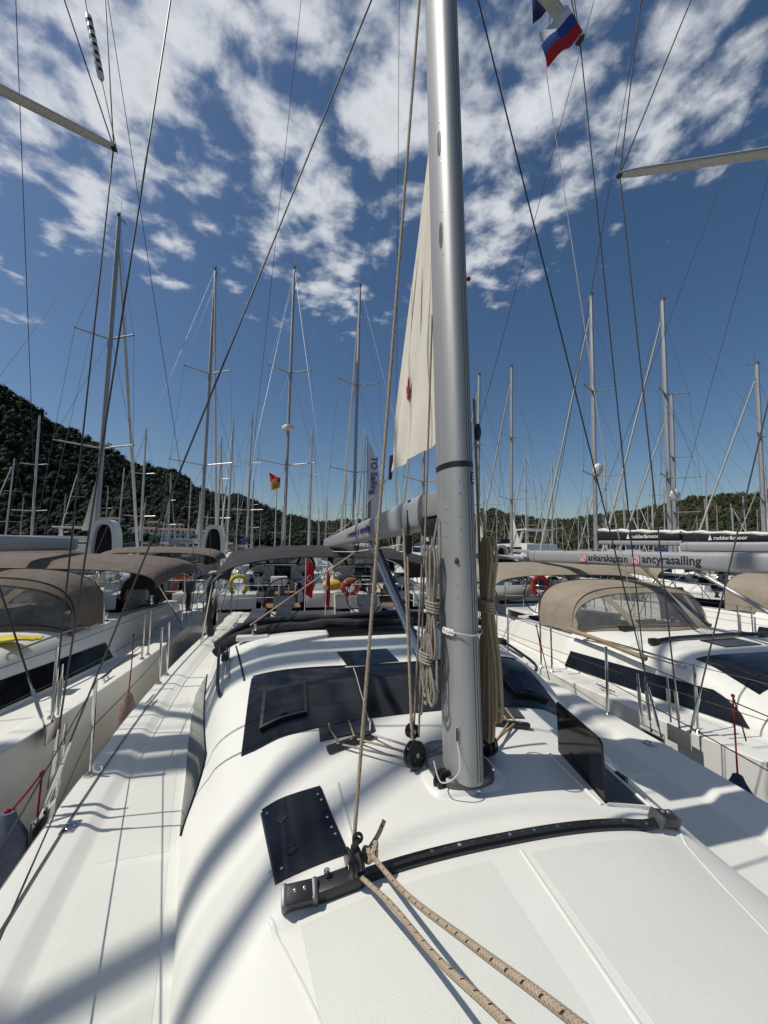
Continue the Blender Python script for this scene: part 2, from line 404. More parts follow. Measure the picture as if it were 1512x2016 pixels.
BEAM = [(-5.6, .06), (-5, .42), (-4.3, .78), (-3.4, 1.15), (-2.5, 1.46), (-1.5, 1.74), (-.5, 1.95), (.5, 2.08), (1.3, 2.15), (2.5, 2.22), (4, 2.24), (6, 2.16), (7.9, 2.0)]
SHEER = [(-5.6, 1.52), (-3, 1.40), (-1, 1.33), (1, 1.30), (4, 1.27), (7.9, 1.25)]
CW = [(-3.3, .55), (-2.6, .86), (-1.85, 1.02), (-1, 1.13), (-.4, 1.2), (0, 1.27), (.7, 1.41), (1.7, 1.60), (2.75, 1.76)]
CH = [(-3.3, .02), (-2.6, .13), (-1.85, .26), (-1, .345), (-.4, .38), (0, .405), (.3, .44), (.55, .505), (.8, .60), (1.0, .665), (1.3, .70), (2, .725), (2.75, .73)]
CN = [(-3.3, 2.3), (-.2, 2.5), (.5, 3.0), (1.2, 3.35), (2.75, 3.6)]
class Shape:
    def __init__(s, kx=1., dz=0., kh=1., own=False): s.kx = kx; s.dz = dz; s.kh = kh; s.own = own
    def b(s, y): return smooth_tab(BEAM, y)*s.kx
    def sh(s, y): return lerp_tab(SHEER, y)+s.dz
    def base(s, y): return s.sh(y)-.052
    def w(s, y): return smooth_tab(CW, y)*s.kx
    def h(s, y): return smooth_tab(CH, y)*s.kh
    def n(s, y): return smooth_tab(CN, y)
    def ystep(s, x): return -.2-.2*(x/.9)**2
    def extra(s, x, y):
        d = y-s.ystep(x)
        return .032*ss(-.045, .02, d)*(1-ss(.85, 1.05, abs(x)))*(1-ss(.5, .9, y))
    def prof(s, t, y):        # section height (0..1) at t = |x|/half width: dome forward, flat top with leaning sides aft
        t = min(1, t); a = sqrt(max(0, 1-t**s.n(y))); k = ss(.25, 1.15, y)
        if k <= 0: return a
        tb = .90; b = .5+.5*sqrt(max(0, 1-(t/tb)**5)) if t < tb else .5*(1-t)/(1-tb)
        return a*(1-k)+b*k
    def roof(s, x, y):
        return s.base(y)+s.h(y)*s.prof(abs(x)/s.w(y), y)+s.extra(x, y)
    def wall(s, y, zr, side):     # x of the coachroof side at height zr above its base
        lo, hi = 0., 1.; q = zr/s.h(y)
        for _ in range(24):
            m = (lo+hi)/2
            if s.prof(m, y) > q: lo = m
            else: hi = m
        return side*s.w(y)*lo
    def rnormal(s, x, y):
        e = .01; dx = (s.roof(x+e, y)-s.roof(x-e, y))/(2*e); dy = (s.roof(x, y+e)-s.roof(x, y-e))/(2*e)
        return Vector((-dx, -dy, 1)).normalized()
    def on(s, x, y, off=0.):
        return Vector((x, y, s.roof(x, y)))+s.rnormal(x, y)*off
YA = 2.75       # aft end of the coachroof
YS = 7.9        # stern

def hull_parts(root, H, gel='gelcoat', deckm='deck_nonskid', full=True):
    ys = list(np.linspace(-5.6, YS, 55))
    m = MB(); rings = []
    for y in ys:
        b, s = H.b(y), H.sh(y); k = ss(-5.6, -2, y)
        sec = [(b, s), (b*1.0, s-.03), (b*.995, s*.55), (b*(.9+.07*k), .25), (b*(.7+.15*k), -.15), (b*.4, -.35)]
        rings.append([(-x, y, z) for x, z in sec]+[(x, y, z) for x, z in sec[::-1]])
    m.loft(rings); o = len(m.v); n = len(rings[0]); m.f.append(tuple(range(o-n+2, o-2)))
    hull = m.build('hull', gel, root)
    # deck forward of the cockpit
    def deck_ring(y, xin=None):
        b, s = H.b(y), H.sh(y); a = min(.20, b*.3); t = min(1, b/.6)
        prof = [(b-.002, s-.006), (b-.012, s+.004), (b-a, s+.004), (b-a-.025*t, s-.004), (b-a-.07*t, s-.030*t), (b-a-.095*t, s-.036*t)]
        if xin is None:
            L_ = [(-x, y, z) for x, z in prof]; xi = b-a-.095*t
            mid = [(-xi+2*xi*k/8, y, s-.036*t) for k in range(1, 8)]
            return L_+mid+[(x, y, z) for x, z in prof[::-1]]
        return [(x, y, z) for x, z in prof]+[(xin, y, s-.036)]
    dk = MB().loft([deck_ring(y) for y in np.linspace(-5.58, YA, 60)]).build('deck', deckm, root)
    for sd_ in (-1, 1):
        m = MB(); rings = []
        for y in np.linspace(YA, YS, 24):
            r = deck_ring(y, 1.52*H.kx); rings.append([(sd_*p[0], p[1], p[2]) for p in r])
        m.loft(rings if sd_ > 0 else [r[::-1] for r in rings]); m.build('side_deck', deckm, root)
        # coaming and seat
        m = MB(); rings = []
        for y in np.linspace(YA-.02, 6.9, 20):
            s = H.sh(y); k = .40*(1-ss(3.5, 6.9, y)*.45); k2 = H.kx
            sec = [(1.56*k2, s-.08), (1.52*k2, s+k-.05), (1.48*k2, s+k), (1.22*k2, s+k), (1.18*k2, s+k-.04), (1.10*k2, s-.06), (.58*k2, s-.07), (.56*k2, s-.5)]
            rings.append([(sd_*x, y, z) for x, z in sec])
        m.loft(rings if sd_ > 0 else [r[::-1] for r in rings], caps=True); m.build('cockpit_coaming', gel, root)
    for sd_ in (-1, 1):
        bq = H.b(YS); zq = H.sh(YS); MB().box((sd_*(bq+.78)/2, YS-.05, zq-.24), (bq-.78-.01, .10, .46), bev=.02).build('transom_quarter', gel, root)
        MB().box((sd_*(bq+.80)/2, YS-.55, zq-.035), (bq-.82, .9, .05), bev=.015).build('helm_seat', gel, root)
    s = H.sh(5)
    MB().box((0, (YA+YS)/2, s-.47), (1.25*H.kx, YS-YA, .03)).build('cockpit_sole', 'teak', root)
    MB().box((0, YA+.02, s-.2), (2.5*H.kx, .04, .56)).build('bulkhead', gel, root)
    MB().box((0, YA+.045, s+.12), (.72, .02, .95), bev=.008).build('companionway_dark_panel', 'acrylic', root)  # dark panel added for the shaded companionway opening
    for sd_ in (-1, 1):  # dark pads added so the cockpits look deep in shade
        MB().box((sd_*.84*H.kx, 4.7, s-.035), (.46*H.kx, 3.6, .06), bev=.025).build('seat_shade_pad', 'navy_cloth', root)
        MB().box((sd_*1.13*H.kx, 4.5, s+.16), (.09, 3.0, .30), Matrix.Rotation(sd_*.18, 3, 'Y'), .03).build('back_shade_pad', 'navy_cloth', root)
    # coachroof
    m = MB(); rings = []
    yv = sorted(set([round(v, 4) for v in list(np.linspace(-3.3, -.55, 20))+list(np.arange(-.55, .1, .018 if H.own else .06))+list(np.linspace(.1, 1.4, 30))+list(np.linspace(1.4, YA, 12))]))
    nth = 64 if H.own else 36
    for y in yv:
        w, n = H.w(y), H.n(y); r = []
        xs = []
        for k in range(nth+1):
            c = cos(pi*k/nth); xs.append(-math.copysign(abs(c)**(2/n), c)*w if n > 3 else -math.copysign(abs(c)**(.9), c)*w)
        for i, x in enumerate(xs):
            z = H.roof(x, y) if 0 < i < nth else H.base(y)-.03
            r.append((x, y, z))
        rings.append(r)
    m.loft([r[::-1] for r in rings]); nn = nth+1; m.f.append(tuple(range(len(m.v)-nn, len(m.v))))
    cr = m.build('coachroof', deckm, root, ang=60)
    if full:
        # side window strips
        for sd_ in (-1, 1):
            def fn(u, v, sd_=sd_):
                y = .52+u*(YA-.64); top = .055+.235*min(1, u/.16)**.7*(1-.15*u); zz = .05+(top-.05)*v
                return Vector((H.wall(y, zz, sd_)+sd_*.012, y, H.base(y)+zz))
            MB().slab(lambda u, v: fn(u, v if sd_ > 0 else 1-v), 24, 5, lambda u, v: Vector((sd_*.02, 0, 0))).build('side_window', 'acrylic', root)
    return cr
def roof_patch(H, corners, off, th, nu=8, nv=8):
    # corners in plan: (x,y) a,b,c,d going round
    a, b, c, d = (Vector((*p, 0)) for p in corners)
    def fn(u, v):
        p = a.lerp(b, u).lerp(d.lerp(c, u), v); return H.on(p.x, p.y, off)
    def t(u, v):
        p = a.lerp(b, u).lerp(d.lerp(c, u), v); return H.rnormal(p.x, p.y)*th
    return MB().slab(fn, nu, nv, t)
def win_f0(x): return .56-.05*(x/1.05)**2+.06*(x/1.05)**4
def win_f1(x): return 1.10+.08*(x/1.1)**2
def front_window(root, H):
    k = H.kx
    for x0, x1 in ((-1.09, -.365), (-.357, .357), (.365, 1.09)):
        def fn(u, v, off=.007):
            x = x0+(x1-x0)*u; y = win_f0(x)+(win_f1(x)-win_f0(x))*v; return H.on(x*k, y, off)
        def t(u, v):
            x = x0+(x1-x0)*u; y = win_f0(x)+(win_f1(x)-win_f0(x))*v; return H.rnormal(x*k, y)*.02
        MB().slab(fn, 10, 8, t).build('front_window', 'acrylic', root)
def oval_ring(cx, cy, z, a, b, n=28, p=2.):
    out = []
    for k in range(n):
        t = 2*pi*k/n; c, s_ = cos(t), sin(t)
        out.append((cx+a*math.copysign(abs(c)**(2/p), c), cy+b*math.copysign(abs(s_)**(2/p), s_), z))
    return out
def arc_pts(y, hw, z0, z1, n=20, p=2.6, bow=0.):
    # hoop from side to side: half width hw, spring height z0, crown height z1
    out = []
    for k in range(n+1):
        a = pi*k/n; c, s_ = cos(a), sin(a)
        x = -math.copysign(abs(c)**(2/p), c)*hw; z = z0+(z1-z0)*abs(s_)**(2/p)
        out.append(Vector((x, y+bow*(s_-1), z)))
    return out
def bimini(root, H, fabric, y0=4.5, y1=6.9, zc=2.75, zs=2.38, hw=2.0, steel='steel', sag_=.03, pw=3.2):
    hw *= H.kx
    def hoop(v):
        y = y0+(y1-y0)*v; e = abs(2*v-1)
        return arc_pts(y, hw*(1-.03*e), zs-.10*e-.06*e**4, zc-.05*e**2-.14*e**6-sag_*sin(v*2*pi)**2, 26, pw)
    rows = [hoop(k/12) for k in range(13)]
    m = MB()
    m.slab(lambda u, v: rows[round(v*12)][round(u*26)], 26, 12, (0, 0, .015))
    b = m.build('bimini_canopy', fabric, root)
    for v in (.02, .5, .98):
        p = hoop(v); foot_y = 5.3+(v-.5)*1.0
        path = [Vector((-H.b(foot_y)+.12, foot_y, H.sh(foot_y)))]+[q-Vector((0, 0, .03)) for q in p[2:-2]]+[Vector((H.b(foot_y)-.12, foot_y, H.sh(foot_y)))]
        MB().tube(path, .0125, 6).build('bimini_hoop', steel, root)
    return b
def sprayhood(root, H, fabric, y0=1.95, folded=False, vinyl='clear_vinyl'):
    k = H.kx
    if folded:
        m = MB()
        for j, (dy, dz, r) in enumerate(((0, .05, .055), (.09, .075, .06), (.17, .05, .05), (.06, .12, .035))):
            pts = []
            for i in range(49):
                x = -1.52*k+3.04*k*i/48; y = y0+dy+.10*(1-(x/1.52)**2)*-.3+.010*sin(i*.45+j*2)
                pts.append((x, y, H.roof(max(-1.5, min(1.5, x)), min(y, YA-.02))+dz*(1-.12*sin(i*.31+j))+.006*sin(i*.8+j)))
            m.tube(pts, [r*(.85+.16*sin(i*.37+j*3)+.06*sin(i*1.3+j)) for i in range(49)], 10)
        m.build('folded_sprayhood', fabric, root); return
    A0 = []; n = 30
    for i in range(n+1):
        a = pi*i/n; x = -cos(a)*1.45*k
        y = y0+.55*(abs(x)/(1.45*k))**2.2; A0.append(Vector((x, y, H.roof(max(-1.5*k, min(1.5*k, x)), min(y, YA-.03))+.01)))
    zr = H.roof(0, 2.4); zs_ = H.sh(3)+.42
    A1 = arc_pts(y0+.62, 1.42*k, zs_, zr+.56, n, 3.6); A2 = arc_pts(y0+1.35, 1.46*k, zs_, zr+.62, n, 3.6)
    def front(i, v): return A0[i].lerp(A1[i], v)+Vector((0, -.05*sin(pi*v), .03*sin(pi*v)))
    def quadmesh(i0, i1, v0, v1, nv, off=0.):
        return MB().slab(lambda u, v: front(i0+round(u*(i1-i0)), v0+(v1-v0)*v)+Vector((0, -off, off*.4)), i1-i0, nv, (0, -.006, .002))
    # fabric frame of the windscreen
    m = MB()
    for i0, i1, v0, v1 in ((0, n, .82, 1.), (0, n, 0., .09), (0, 2, .09, .82), (n-2, n, .09, .82), (10, 11, .09, .82), (n-11, n-10, .09, .82)):
        q = quadmesh(i0, i1, v0, v1, 3); m.add(q.v, q.f)
    top = [[a.lerp(b, v/6)+Vector((0, 0, .03*sin(pi*v/6))) for a, b in zip(A1, A2)] for v in range(7)]
    m.slab(lambda u, v: top[round(v*6)][round(u*n)], n, 6, (0, 0, .012))
    m.build('sprayhood', fabric, root)
    for i0, i1 in ((2, 10), (11, n-11), (n-10, n-2)):
        quadmesh(i0, i1, .09, .82, 5, .004).build('sprayhood_window', vinyl, root)
    MB().tube([p-Vector((0, 0, .03)) for p in A2], .0125, 6).build('sprayhood_hoop', 'steel', root)
    for path in ([p+Vector((0, -.006, .008)) for p in A1], [front(i, .10)+Vector((0, -.012, .008)) for i in range(1, n)], [p+Vector((0, .004, .004)) for p in A2], [front(i, .83)+Vector((0, -.010, .006)) for i in range(2, n-1)]):
        MB().tube(path, .006, 5).build('sprayhood_piping', 'canvas_tan_dark' if fabric == 'canvas_tan' else 'canvas_black', root)
def stanchions(root, H, ys, side, h=.62, wires=True, wy0=None, wy1=None):
    tops = []
    for y in ys:
        x = side*(H.b(y)-.05); z = H.sh(y)+.004
        MB().tube([(x, y, z), (x*1.002, y, z+h)], .0125, 8).lathe((x, y, z), (0, 0, 1), [(.03, 0), (.03, .012), (.016, .03)], 10).build('stanchion', 'steel', root)
        tops.append(Vector((x, y, z)))
    if wires:
        a = [t for t in tops]
        if wy0 is not None: a = [Vector((side*(H.b(wy0)-.05), wy0, H.sh(wy0)))]+a
        if wy1 is not None: a = a+[Vector((side*(H.b(wy1)-.05), wy1, H.sh(wy1)))]
        for hh in (h-.015, h*.5):
            m = MB()
            path = []
            for p, q in zip(a, a[1:]): path += sag(p+Vector((0, 0, hh)), q+Vector((0, 0, hh)), .008, 4)[:-1]
            path.append(a[-1]+Vector((0, 0, hh))); m.tube(path, .0035, 6).build('lifeline', 'wire_dark', root)
def wheel(root, x, y, z, r=.42, cover=None, tilt=.25):
    ax = Vector((0, 1, -tilt)).normalized()
    m = MB().torus((x, y, z), ax, r, .013, 32, 6)
    nx = ax.orthogonal().normalized(); by = ax.cross(nx)
    for k in range(5):
        a = 2*pi*k/5+.3; m.tube([(x, y, z), Vector((x, y, z))+(nx*cos(a)+by*sin(a))*r], .008, 6)
    m.lathe((x, y, z), ax, [(.04, -.03), (.045, 0), (.03, .03)], 10)
    w = m.build('steering_wheel', 'wire_dark', root)
    if cover:
        MB().lathe(Vector((x, y, z)), ax, [(.02, -.03), (r+.02, -.02), (r+.02, .02), (.02, .03)], 28).build('wheel_cover', cover, root)
def pedestal(root, x, y, zf, gel='gelcoat'):
    MB().box((x, y, zf+.42), (.30, .28, .84), bev=.04).box((x, y-.03, zf+.90), (.42, .20, .22), Matrix.Rotation(-.4, 3, 'X'), .03).build('helm_pedestal', gel, root)
    MB().box((x, y+.10, zf+.93), (.30, .02, .15), Matrix.Rotation(-.4, 3, 'X'), .008).build('chart_plotter', 'black_gloss', root)
def pushpit(root, H, full=True):
    z = H.sh(7)
    for sd_ in (-1, 1):
        m = MB()
        for hh in (.62, .33):
            m.tube(spline([(sd_*(H.b(6.2)-.06), 6.2, z+hh), (sd_*(H.b(7.2)-.05), 7.3, z+hh), (sd_*(H.b(7.8)-.12), 7.82, z+hh), (sd_*(.75), 7.86, z+hh)], 6), .0125, 6)
        for x, y in ((sd_*(H.b(6.2)-.06), 6.2), (sd_*(H.b(7.4)-.06), 7.45), (sd_*.75, 7.86), (sd_*1.35, 7.86)):
            m.tube([(x, y, z), (x, y, z+.62)], .0125, 6)
        m.build('pushpit', 'steel', root)
def masthead(m, x, y, z):
    m.box((x, y, z+.03), (.10, .34, .07)); m.tube([(x, y-.1, z), (x, y-.1, z+1.0)], .008, 5)
    m.tube([(x, y-.15, z+.05), (x, y-.55, z+.22)], .008, 5); m.box((x, y-.55, z+.24), (.02, .28, .05)); m.tube([(x-.18, y+.12, z+.16), (x+.16, y+.12, z+.16)], .008, 5)
    m.lathe((x, y+.05, z+.07), (0, 0, 1), [(.05, 0), (.05, .12), (.02, .14)], 8)
def rig(root, H, zb, top, ax=.08, ay=.14, spreaders=((7.6, 1.55, .72), (12.6, 1.15, .55)), rake=.02, lean=0., wr=.005, boom=None, genoa=True, chain=(2.13, .85), mm='alloy', bow=-5.3, backstay=True, boom_m='boom_alloy', wm='wire', own=False, fore_r=.06, seg=10):
    def mp(z, dx=0., dy=0.): return Vector((dx+lean*(z-zb), dy+rake*(z-zb), z))
    ring = lambda z, k: [Vector((p[0], p[1], 0))+mp(z) for p in oval_ring(0, 0, 0, ax*k, ay*k, 36 if own else 16, 2.3)]
    zs = [zb, zb+(top-zb)*.5, zb+(top-zb)*.8, top]
    if not own: mast = MB().loft([ring(zs[0], 1), ring(zs[1], 1), ring(zs[2], 1), ring(zs[3], .85)], closed=True, caps=True).build('mast', mm, root)
    else: mast = MB().loft([ring(z, 1) for z in np.linspace(zb, top, 14)], closed=True, caps=True).build('mast', mm, root, ang=50)
    hd = MB(); p = mp(top); masthead(hd, p.x, p.y, p.z); hd.build('masthead_gear', 'alloy_dark', mast)
    tips = []
    for z, hl, sw in spreaders:
        row = []
        for sd_ in (-1, 1):
            a = mp(z, sd_*ax*.7, .02); b = mp(z+.05*hl, sd_*hl, sw)
            m = MB(); d = (b-a).normalized(); up = Vector((0, 0, 1)); fwd = d.cross(up).normalized()
            rings = []
            for t, k in ((0, 1.), (.9, .8), (1., .62)):
                c = a.lerp(b, t); rings.append([c+fwd*(.06 if own else .075)*k*cos(q*pi/5)+up*(.026 if own else .036)*k*sin(q*pi/5) for q in range(10)])
            m.loft(rings, closed=True, caps=True); spo = m.build('spreader', 'alloy_white', mast)
            MB().box(b, (.05, .07, .05), bev=.012).build('spreader_tip', 'black_plastic', mast)
            row.append(b)
        tips.append(row)
    def wire(a, b, r=wr, name='shroud', mm_=wm): return MB().tube([a, b], r, 6, caps=False).build(name, mm_, root)
    for i, sd_ in enumerate((-1, 1)):
        c = Vector((sd_*chain[0], chain[1], H.sh(chain[1])+.02)); c2 = c+Vector((0, -.09, 0)); c3 = c+Vector((0, .08, 0))
        wire(c, tips[0][i]); wire(tips[0][i], tips[-1][i] if len(tips) > 1 else mp(top*.93)); 
        wire(c2, mp(spreaders[0][0]-.1, sd_*ax, 0)); 
        wire(tips[0][i], mp(spreaders[-1][0]-.1 if len(spreaders) > 1 else top*.9, sd_*ax, 0))
        if len(tips) > 1: wire(tips[1][i], mp(zb+(top-zb)*.93, sd_*ax, 0))
        if own or H.kx > 2: pass
        m = MB()
        for cc, tgt in ((c, tips[0][i]), (c2, mp(spreaders[0][0], 0, 0)), (c3, tips[0][i])):
            d = (Vector(tgt)-cc).normalized(); m.tube([cc+d*.04, cc+d*.10], [.009, .009], 6); m.tube([cc+d*.10, cc+d*.34], [.0145, .0145], 10); m.tube([cc+d*.34, cc+d*.46], [.010, .0065], 8)
        m.box(c+Vector((sd_*.012, 0, -.05)), (.014, .22, .15), bev=.005); m.build('turnbuckle', 'steel', root)
    if backstay:
        y = 7.7
        for sd_ in (-1, 1): wire(Vector((sd_*(H.b(y)-.12), y, H.sh(y))), mp(top-.05, 0, ay), wr*.8, 'backstay')
    if genoa:
        a = Vector((0, bow, H.sh(bow)+.25)); b = mp(zb+(top-zb)*.92, 0, -ay); n = 14
        MB().tube([a.lerp(b, k/n) for k in range(n+1)], [.05]+[fore_r*(1-.45*k/n) for k in range(1, n+1)], 10).build('furled_genoa', 'furled_sail', root)
        wire(Vector((0, bow, H.sh(bow))), mp(top-.1, 0, -ay), wr, 'forestay')
    bo = None
    if boom:
        z0, z1, y0, y1, hw, hh = boom
        rings = []
        for t in np.linspace(0, 1, 5):
            y = y0+(y1-y0)*t; z = z0+(z1-z0)*t
            rings.append([(q[0]+lean*1.3, y, z+q[1]) for q in [(p[0], p[1]) for p in oval_ring(0, 0, 0, hw, hh, 20, 3.2)]])
        bo = MB().loft(rings, closed=True, caps=True).build('boom', boom_m, root)
        for t in (.06, .965):
            y = y0+(y1-y0)*t; z = z0+(z1-z0)*t
            MB().loft([[(p[0]*1.015+lean*1.3, y+d, z+(p[1])*1.015) for p in oval_ring(0, 0, 0, hw, hh, 20, 3.2)] for d in (0, .012)], closed=True, caps=True).build('boom_end_band', 'groove', bo)
        y = y0+(y1-y0)*.30; z = z0+(z1-z0)*.3-hh
        MB().tube([(lean, y, z), (lean*.3, .2+ay, zb+.25)], .028, 10).build('vang_strut', 'steel' if own else 'alloy', root)
    return dict(mast=mast, tips=tips, mp=mp, boom=bo)

# ------------------------------------------------------------------ setting: water, hills, trees, hotel
def setting():
    m = MB(); n = 24; r_ = 3000
    m.add([(0, 0, 0)]+[(r_*cos(2*pi*k/n), r_*sin(2*pi*k/n), 0) for k in range(n)], [(0, 1+k, 1+(k+1) % n) for k in range(n)])
    tag(m.build('water', 'water'), 'dark still harbour water under the yachts', 'water', kind='structure')
# crest of the hills: bearing (degrees right of +Y) -> tangent of elevation, distance of the crest
CREST = [(-100, .30, 420), (-60, .33, 420), (-40, .31, 430), (-31.5, .285, 440), (-29, .262, 440), (-25, .225, 450), (-19.5, .178, 460), (-15, .163, 470), (-11, .128, 490), (-4.6, .106, 520), (2.8, .062, 600),
         (10, .064, 700), (18, .075, 720), (24, .074, 720), (28, .083, 700), (30.5, .094, 690), (36.5, .068, 760), (45, .078, 760), (50, .094, 740), (55, .107, 720), (60, .113, 700), (75, .12, 700), (100, .14, 700), (140, .10, 800)]
def crest(a):
    e = [(q[0], q[1]) for q in CREST]; d = [(q[0], q[2]) for q in CREST]
    return smooth_tab(e, a), smooth_tab(d, a)
def hill_z(a, r):
    e, d = crest(a); hmax = e*d; sh = SHORE(a)
    t = (r-sh)/(d-sh)
    if t < 0: return -2.
    if t <= 1: z = 2.0+(hmax-4.0)*(t**1.15*.75+.25*t*t*(3-2*t))
    else: z = (hmax-2)*max(.25, 1-.5*(t-1))
    z += (1.8*sin(a*.7+r*.011)+1.2*sin(a*1.7-r*.027)+.8*sin(a*4.1+r*.05))*min(1, t*2.2)*min(1, hmax/60)
    return z
def SHORE(a): return 300 if a < 5 else (300+min(1, (a-5)/20)*130)
def hills():
    A = np.linspace(-100, 140, 241); Rr = list(np.linspace(280, 800, 40))+[900, 1050]
    m = MB(); rings = []
    for r in Rr: rings.append([(CAM_POS.x+r*sin(R(a)), CAM_POS.y+r*cos(R(a)), hill_z(a, r)) for a in A])
    m.loft(rings)
    tag(m.build('hill', 'hill_soil', ang=80), 'wooded hills rising behind the marina', 'hill', kind='structure')
def forest(name, mname, label, a0, a1, count, rad, seed, tmax=1.03):
    rs = np.random.RandomState(seed); V = []; F = []; off = 0
    nl = 26
    ico = [(0, 0, 1)]+[(cos(2*pi*k/5)*.89, sin(2*pi*k/5)*.89, .45) for k in range(5)]+[(cos(2*pi*(k+.5)/5)*.89, sin(2*pi*(k+.5)/5)*.89, -.45) for k in range(5)]+[(0, 0, -1)]
    icf = [(0, 1+k, 1+(k+1) % 5) for k in range(5)]+[(1+k, 6+k, 1+(k+1) % 5) for k in range(5)]+[(1+(k+1) % 5, 6+k, 6+(k+1) % 5) for k in range(5)]+[(6+k, 11, 6+(k+1) % 5) for k in range(5)]
    ico = np.array(ico); icf = np.array(icf)
    for i in range(count):
        a = a0+(a1-a0)*rs.rand(); t = rs.rand()**.85*tmax+.005
        e, d = crest(a); sh = SHORE(a); r = sh+(d-sh)*t
        z = hill_z(a, r); c = np.array([CAM_POS.x+r*sin(R(a)), CAM_POS.y+r*cos(R(a)), 0]); s = rad*(.45+1.25*rs.rand()**2.5)
        sc = np.array([s*.92, s*.92, s*(.95+.5*rs.rand())]); c[2] = z+sc[2]*.75
        V.append(ico*(1+.4*(rs.rand(12, 1)-.5))*sc*.72+c); F.append(icf+off); off += 12
        # leaf sprays over the crown
        u = rs.randn(nl, 3); u /= np.linalg.norm(u, axis=1)[:, None]; u[:, 2] = np.abs(u[:, 2])*1.0-.25
        p = u*sc*(.78+.34*rs.rand(nl, 1))+c; q = rs.randn(nl, 3, 3)*s*.19
        tri = (p[:, None, :]+q).reshape(-1, 3); V.append(tri); F.append(np.arange(nl*3).reshape(nl, 3)+off); off += nl*3
    V = np.concatenate(V); F = np.concatenate(F)
    me = bpy.data.meshes.new(name); me.vertices.add(len(V)); me.vertices.foreach_set('co', V.ravel().astype('f'))
    me.loops.add(F.size); me.loops.foreach_set('vertex_index', F.ravel().astype('i'))
    me.polygons.add(len(F)); me.polygons.foreach_set('loop_start', (np.arange(len(F))*3).astype('i')); me.polygons.foreach_set('loop_total', np.full(len(F), 3, 'i'))
    me.update(calc_edges=True); me.materials.append(MATS[mname])
    tag(link(name, me), label, 'forest', kind='stuff')
def hotel():
    wm = None
    rs = random.Random(3)
    specs = [(-132, 292, 1.5, 17, 12, 3, 'stucco_warm', 'cream hotel block lowest at the foot of the left hill'), (-121, 305, 6, 22, 14, 4, 'stucco', 'tallest white hotel block with red roof under the dark hillside'), (-104, 300, 3, 15, 12, 2, 'stucco_warm', 'small cream villa between the white hotel blocks'),
             (-92, 294, 2.5, 19, 12, 3, 'stucco', 'white apartment block with rows of windows left of the second mast'), (-72, 290, 2, 26, 12, 3, 'stucco', 'long white terraced hotel wing with balconies by the shore'), (-52, 296, 2, 14, 10, 2, 'stucco_warm', 'low cream house at the right end of the hotel row'),
             (-128, 322, 13, 14, 10, 3, 'stucco', 'upper white terrace house stepped above the tallest hotel block'), (-96, 318, 11, 16, 10, 2, 'stucco', 'upper white villa stepped above the apartment block'), (-78, 314, 9.5, 12, 10, 2, 'stucco', 'small upper white house above the long hotel wing')]
    for x, y, z, w, d, fl, mt, lab in specs:
        t = T('hotel_building', lab, 'building', (x, y, 0), R(rs.uniform(-6, 6)), 'hotel buildings under the hill')
        h = fl*3.1
        MB().box((0, 0, z+h/2-2), (w, d, h+4)).build('wall', mt, t, smooth=False)
        ov = .4; zt = z+h
        MB().add([(-w/2-ov, -d/2-ov, zt), (w/2+ov, -d/2-ov, zt), (w/2+ov, d/2+ov, zt), (-w/2-ov, d/2+ov, zt), (-w/2+3, 0, zt+1.6), (w/2-3, 0, zt+1.6)], [(0, 1, 5, 4), (1, 2, 5), (2, 3, 4, 5), (3, 0, 4), (3, 2, 1, 0)]).build('roof', 'roof_tile', t, smooth=False)
        n = int(w/3)
        wme = MB().box((0, 0, 0), (1.4, .2, 1.7)).mesh('window', 'window_dark', False)
        bme = MB().box((0, -.6, 0), (2.4, 1.2, .9)).mesh('balcony', mt, False)
        for f in range(fl):
            for k in range(n):
                xx = -w/2+(k+.5)*w/n; zz = z+f*3.1+1.6
                link('window', wme, t, (xx, -d/2-.06, zz))
                if (k+f) % 2: link('balcony', bme, t, (xx, -d/2-.02, zz-1.1))
setting(); hills()
forest('pine_forest', 'pine', 'dense dark pine forest covering the steep left hill', -42, 6, 14000, 2.7, 1)
forest('scrub_forest', 'pine_far', 'dry green scrub forest on the low right hills', 6, 66, 13000, 2.8, 2)
forest('pine_forest', 'pine', 'pine forest on the left hill beyond the picture edge', -85, -42, 5500, 4.2, 3)
forest('scrub_forest', 'pine_far', 'scrub forest on the right hills beyond the picture edge', 66, 95, 3000, 4.4, 4)
hotel()
def shore_trees():
    # rounded garden trees on the quay below the hotel
    rs = np.random.RandomState(9)
    k = 0
    for x, y, s in ((-150, 282, 7.5), (-139, 276, 6), (-112, 284, 5), (-98, 280, 4.2), (-82, 278, 4.6), (-61, 281, 4.5), (-40, 284, 5), (-25, 287, 5.5)):
        t = T('garden_tree', ['broad dark garden tree left of the hotel blocks', 'round bushy tree in front of the cream hotel block', 'bushy green tree below the tallest white hotel block', 'small green tree beside the small cream villa', 'green tree before the white apartment block', 'small leafy tree in front of the long hotel wing', 'leafy tree right of the low cream house', 'rounded tree on the quay farthest right of the hotels'][k], 'tree', (x, y, 0), 0, 'garden trees on the quay'); k += 1
        MB().tube([(0, 0, 0), (.2, 0, s*.5), (0, .1, s*.9)], [.4, .3, .15], 7).build('trunk', 'teak', t)
        m = MB()
        for q in range(420):
            u = rs.randn(3); u /= np.linalg.norm(u); p = u*np.array([s*.8, s*.8, s*.62])*(.55+.5*rs.rand()); p[2] += s*1.0
            d = rs.randn(3, 3)*s*.085; m.add([p+d[0], p+d[1], p+d[2]], [(0, 1, 2)])
        m.build('crown', 'broadleaf', t, smooth=False)
shore_trees()

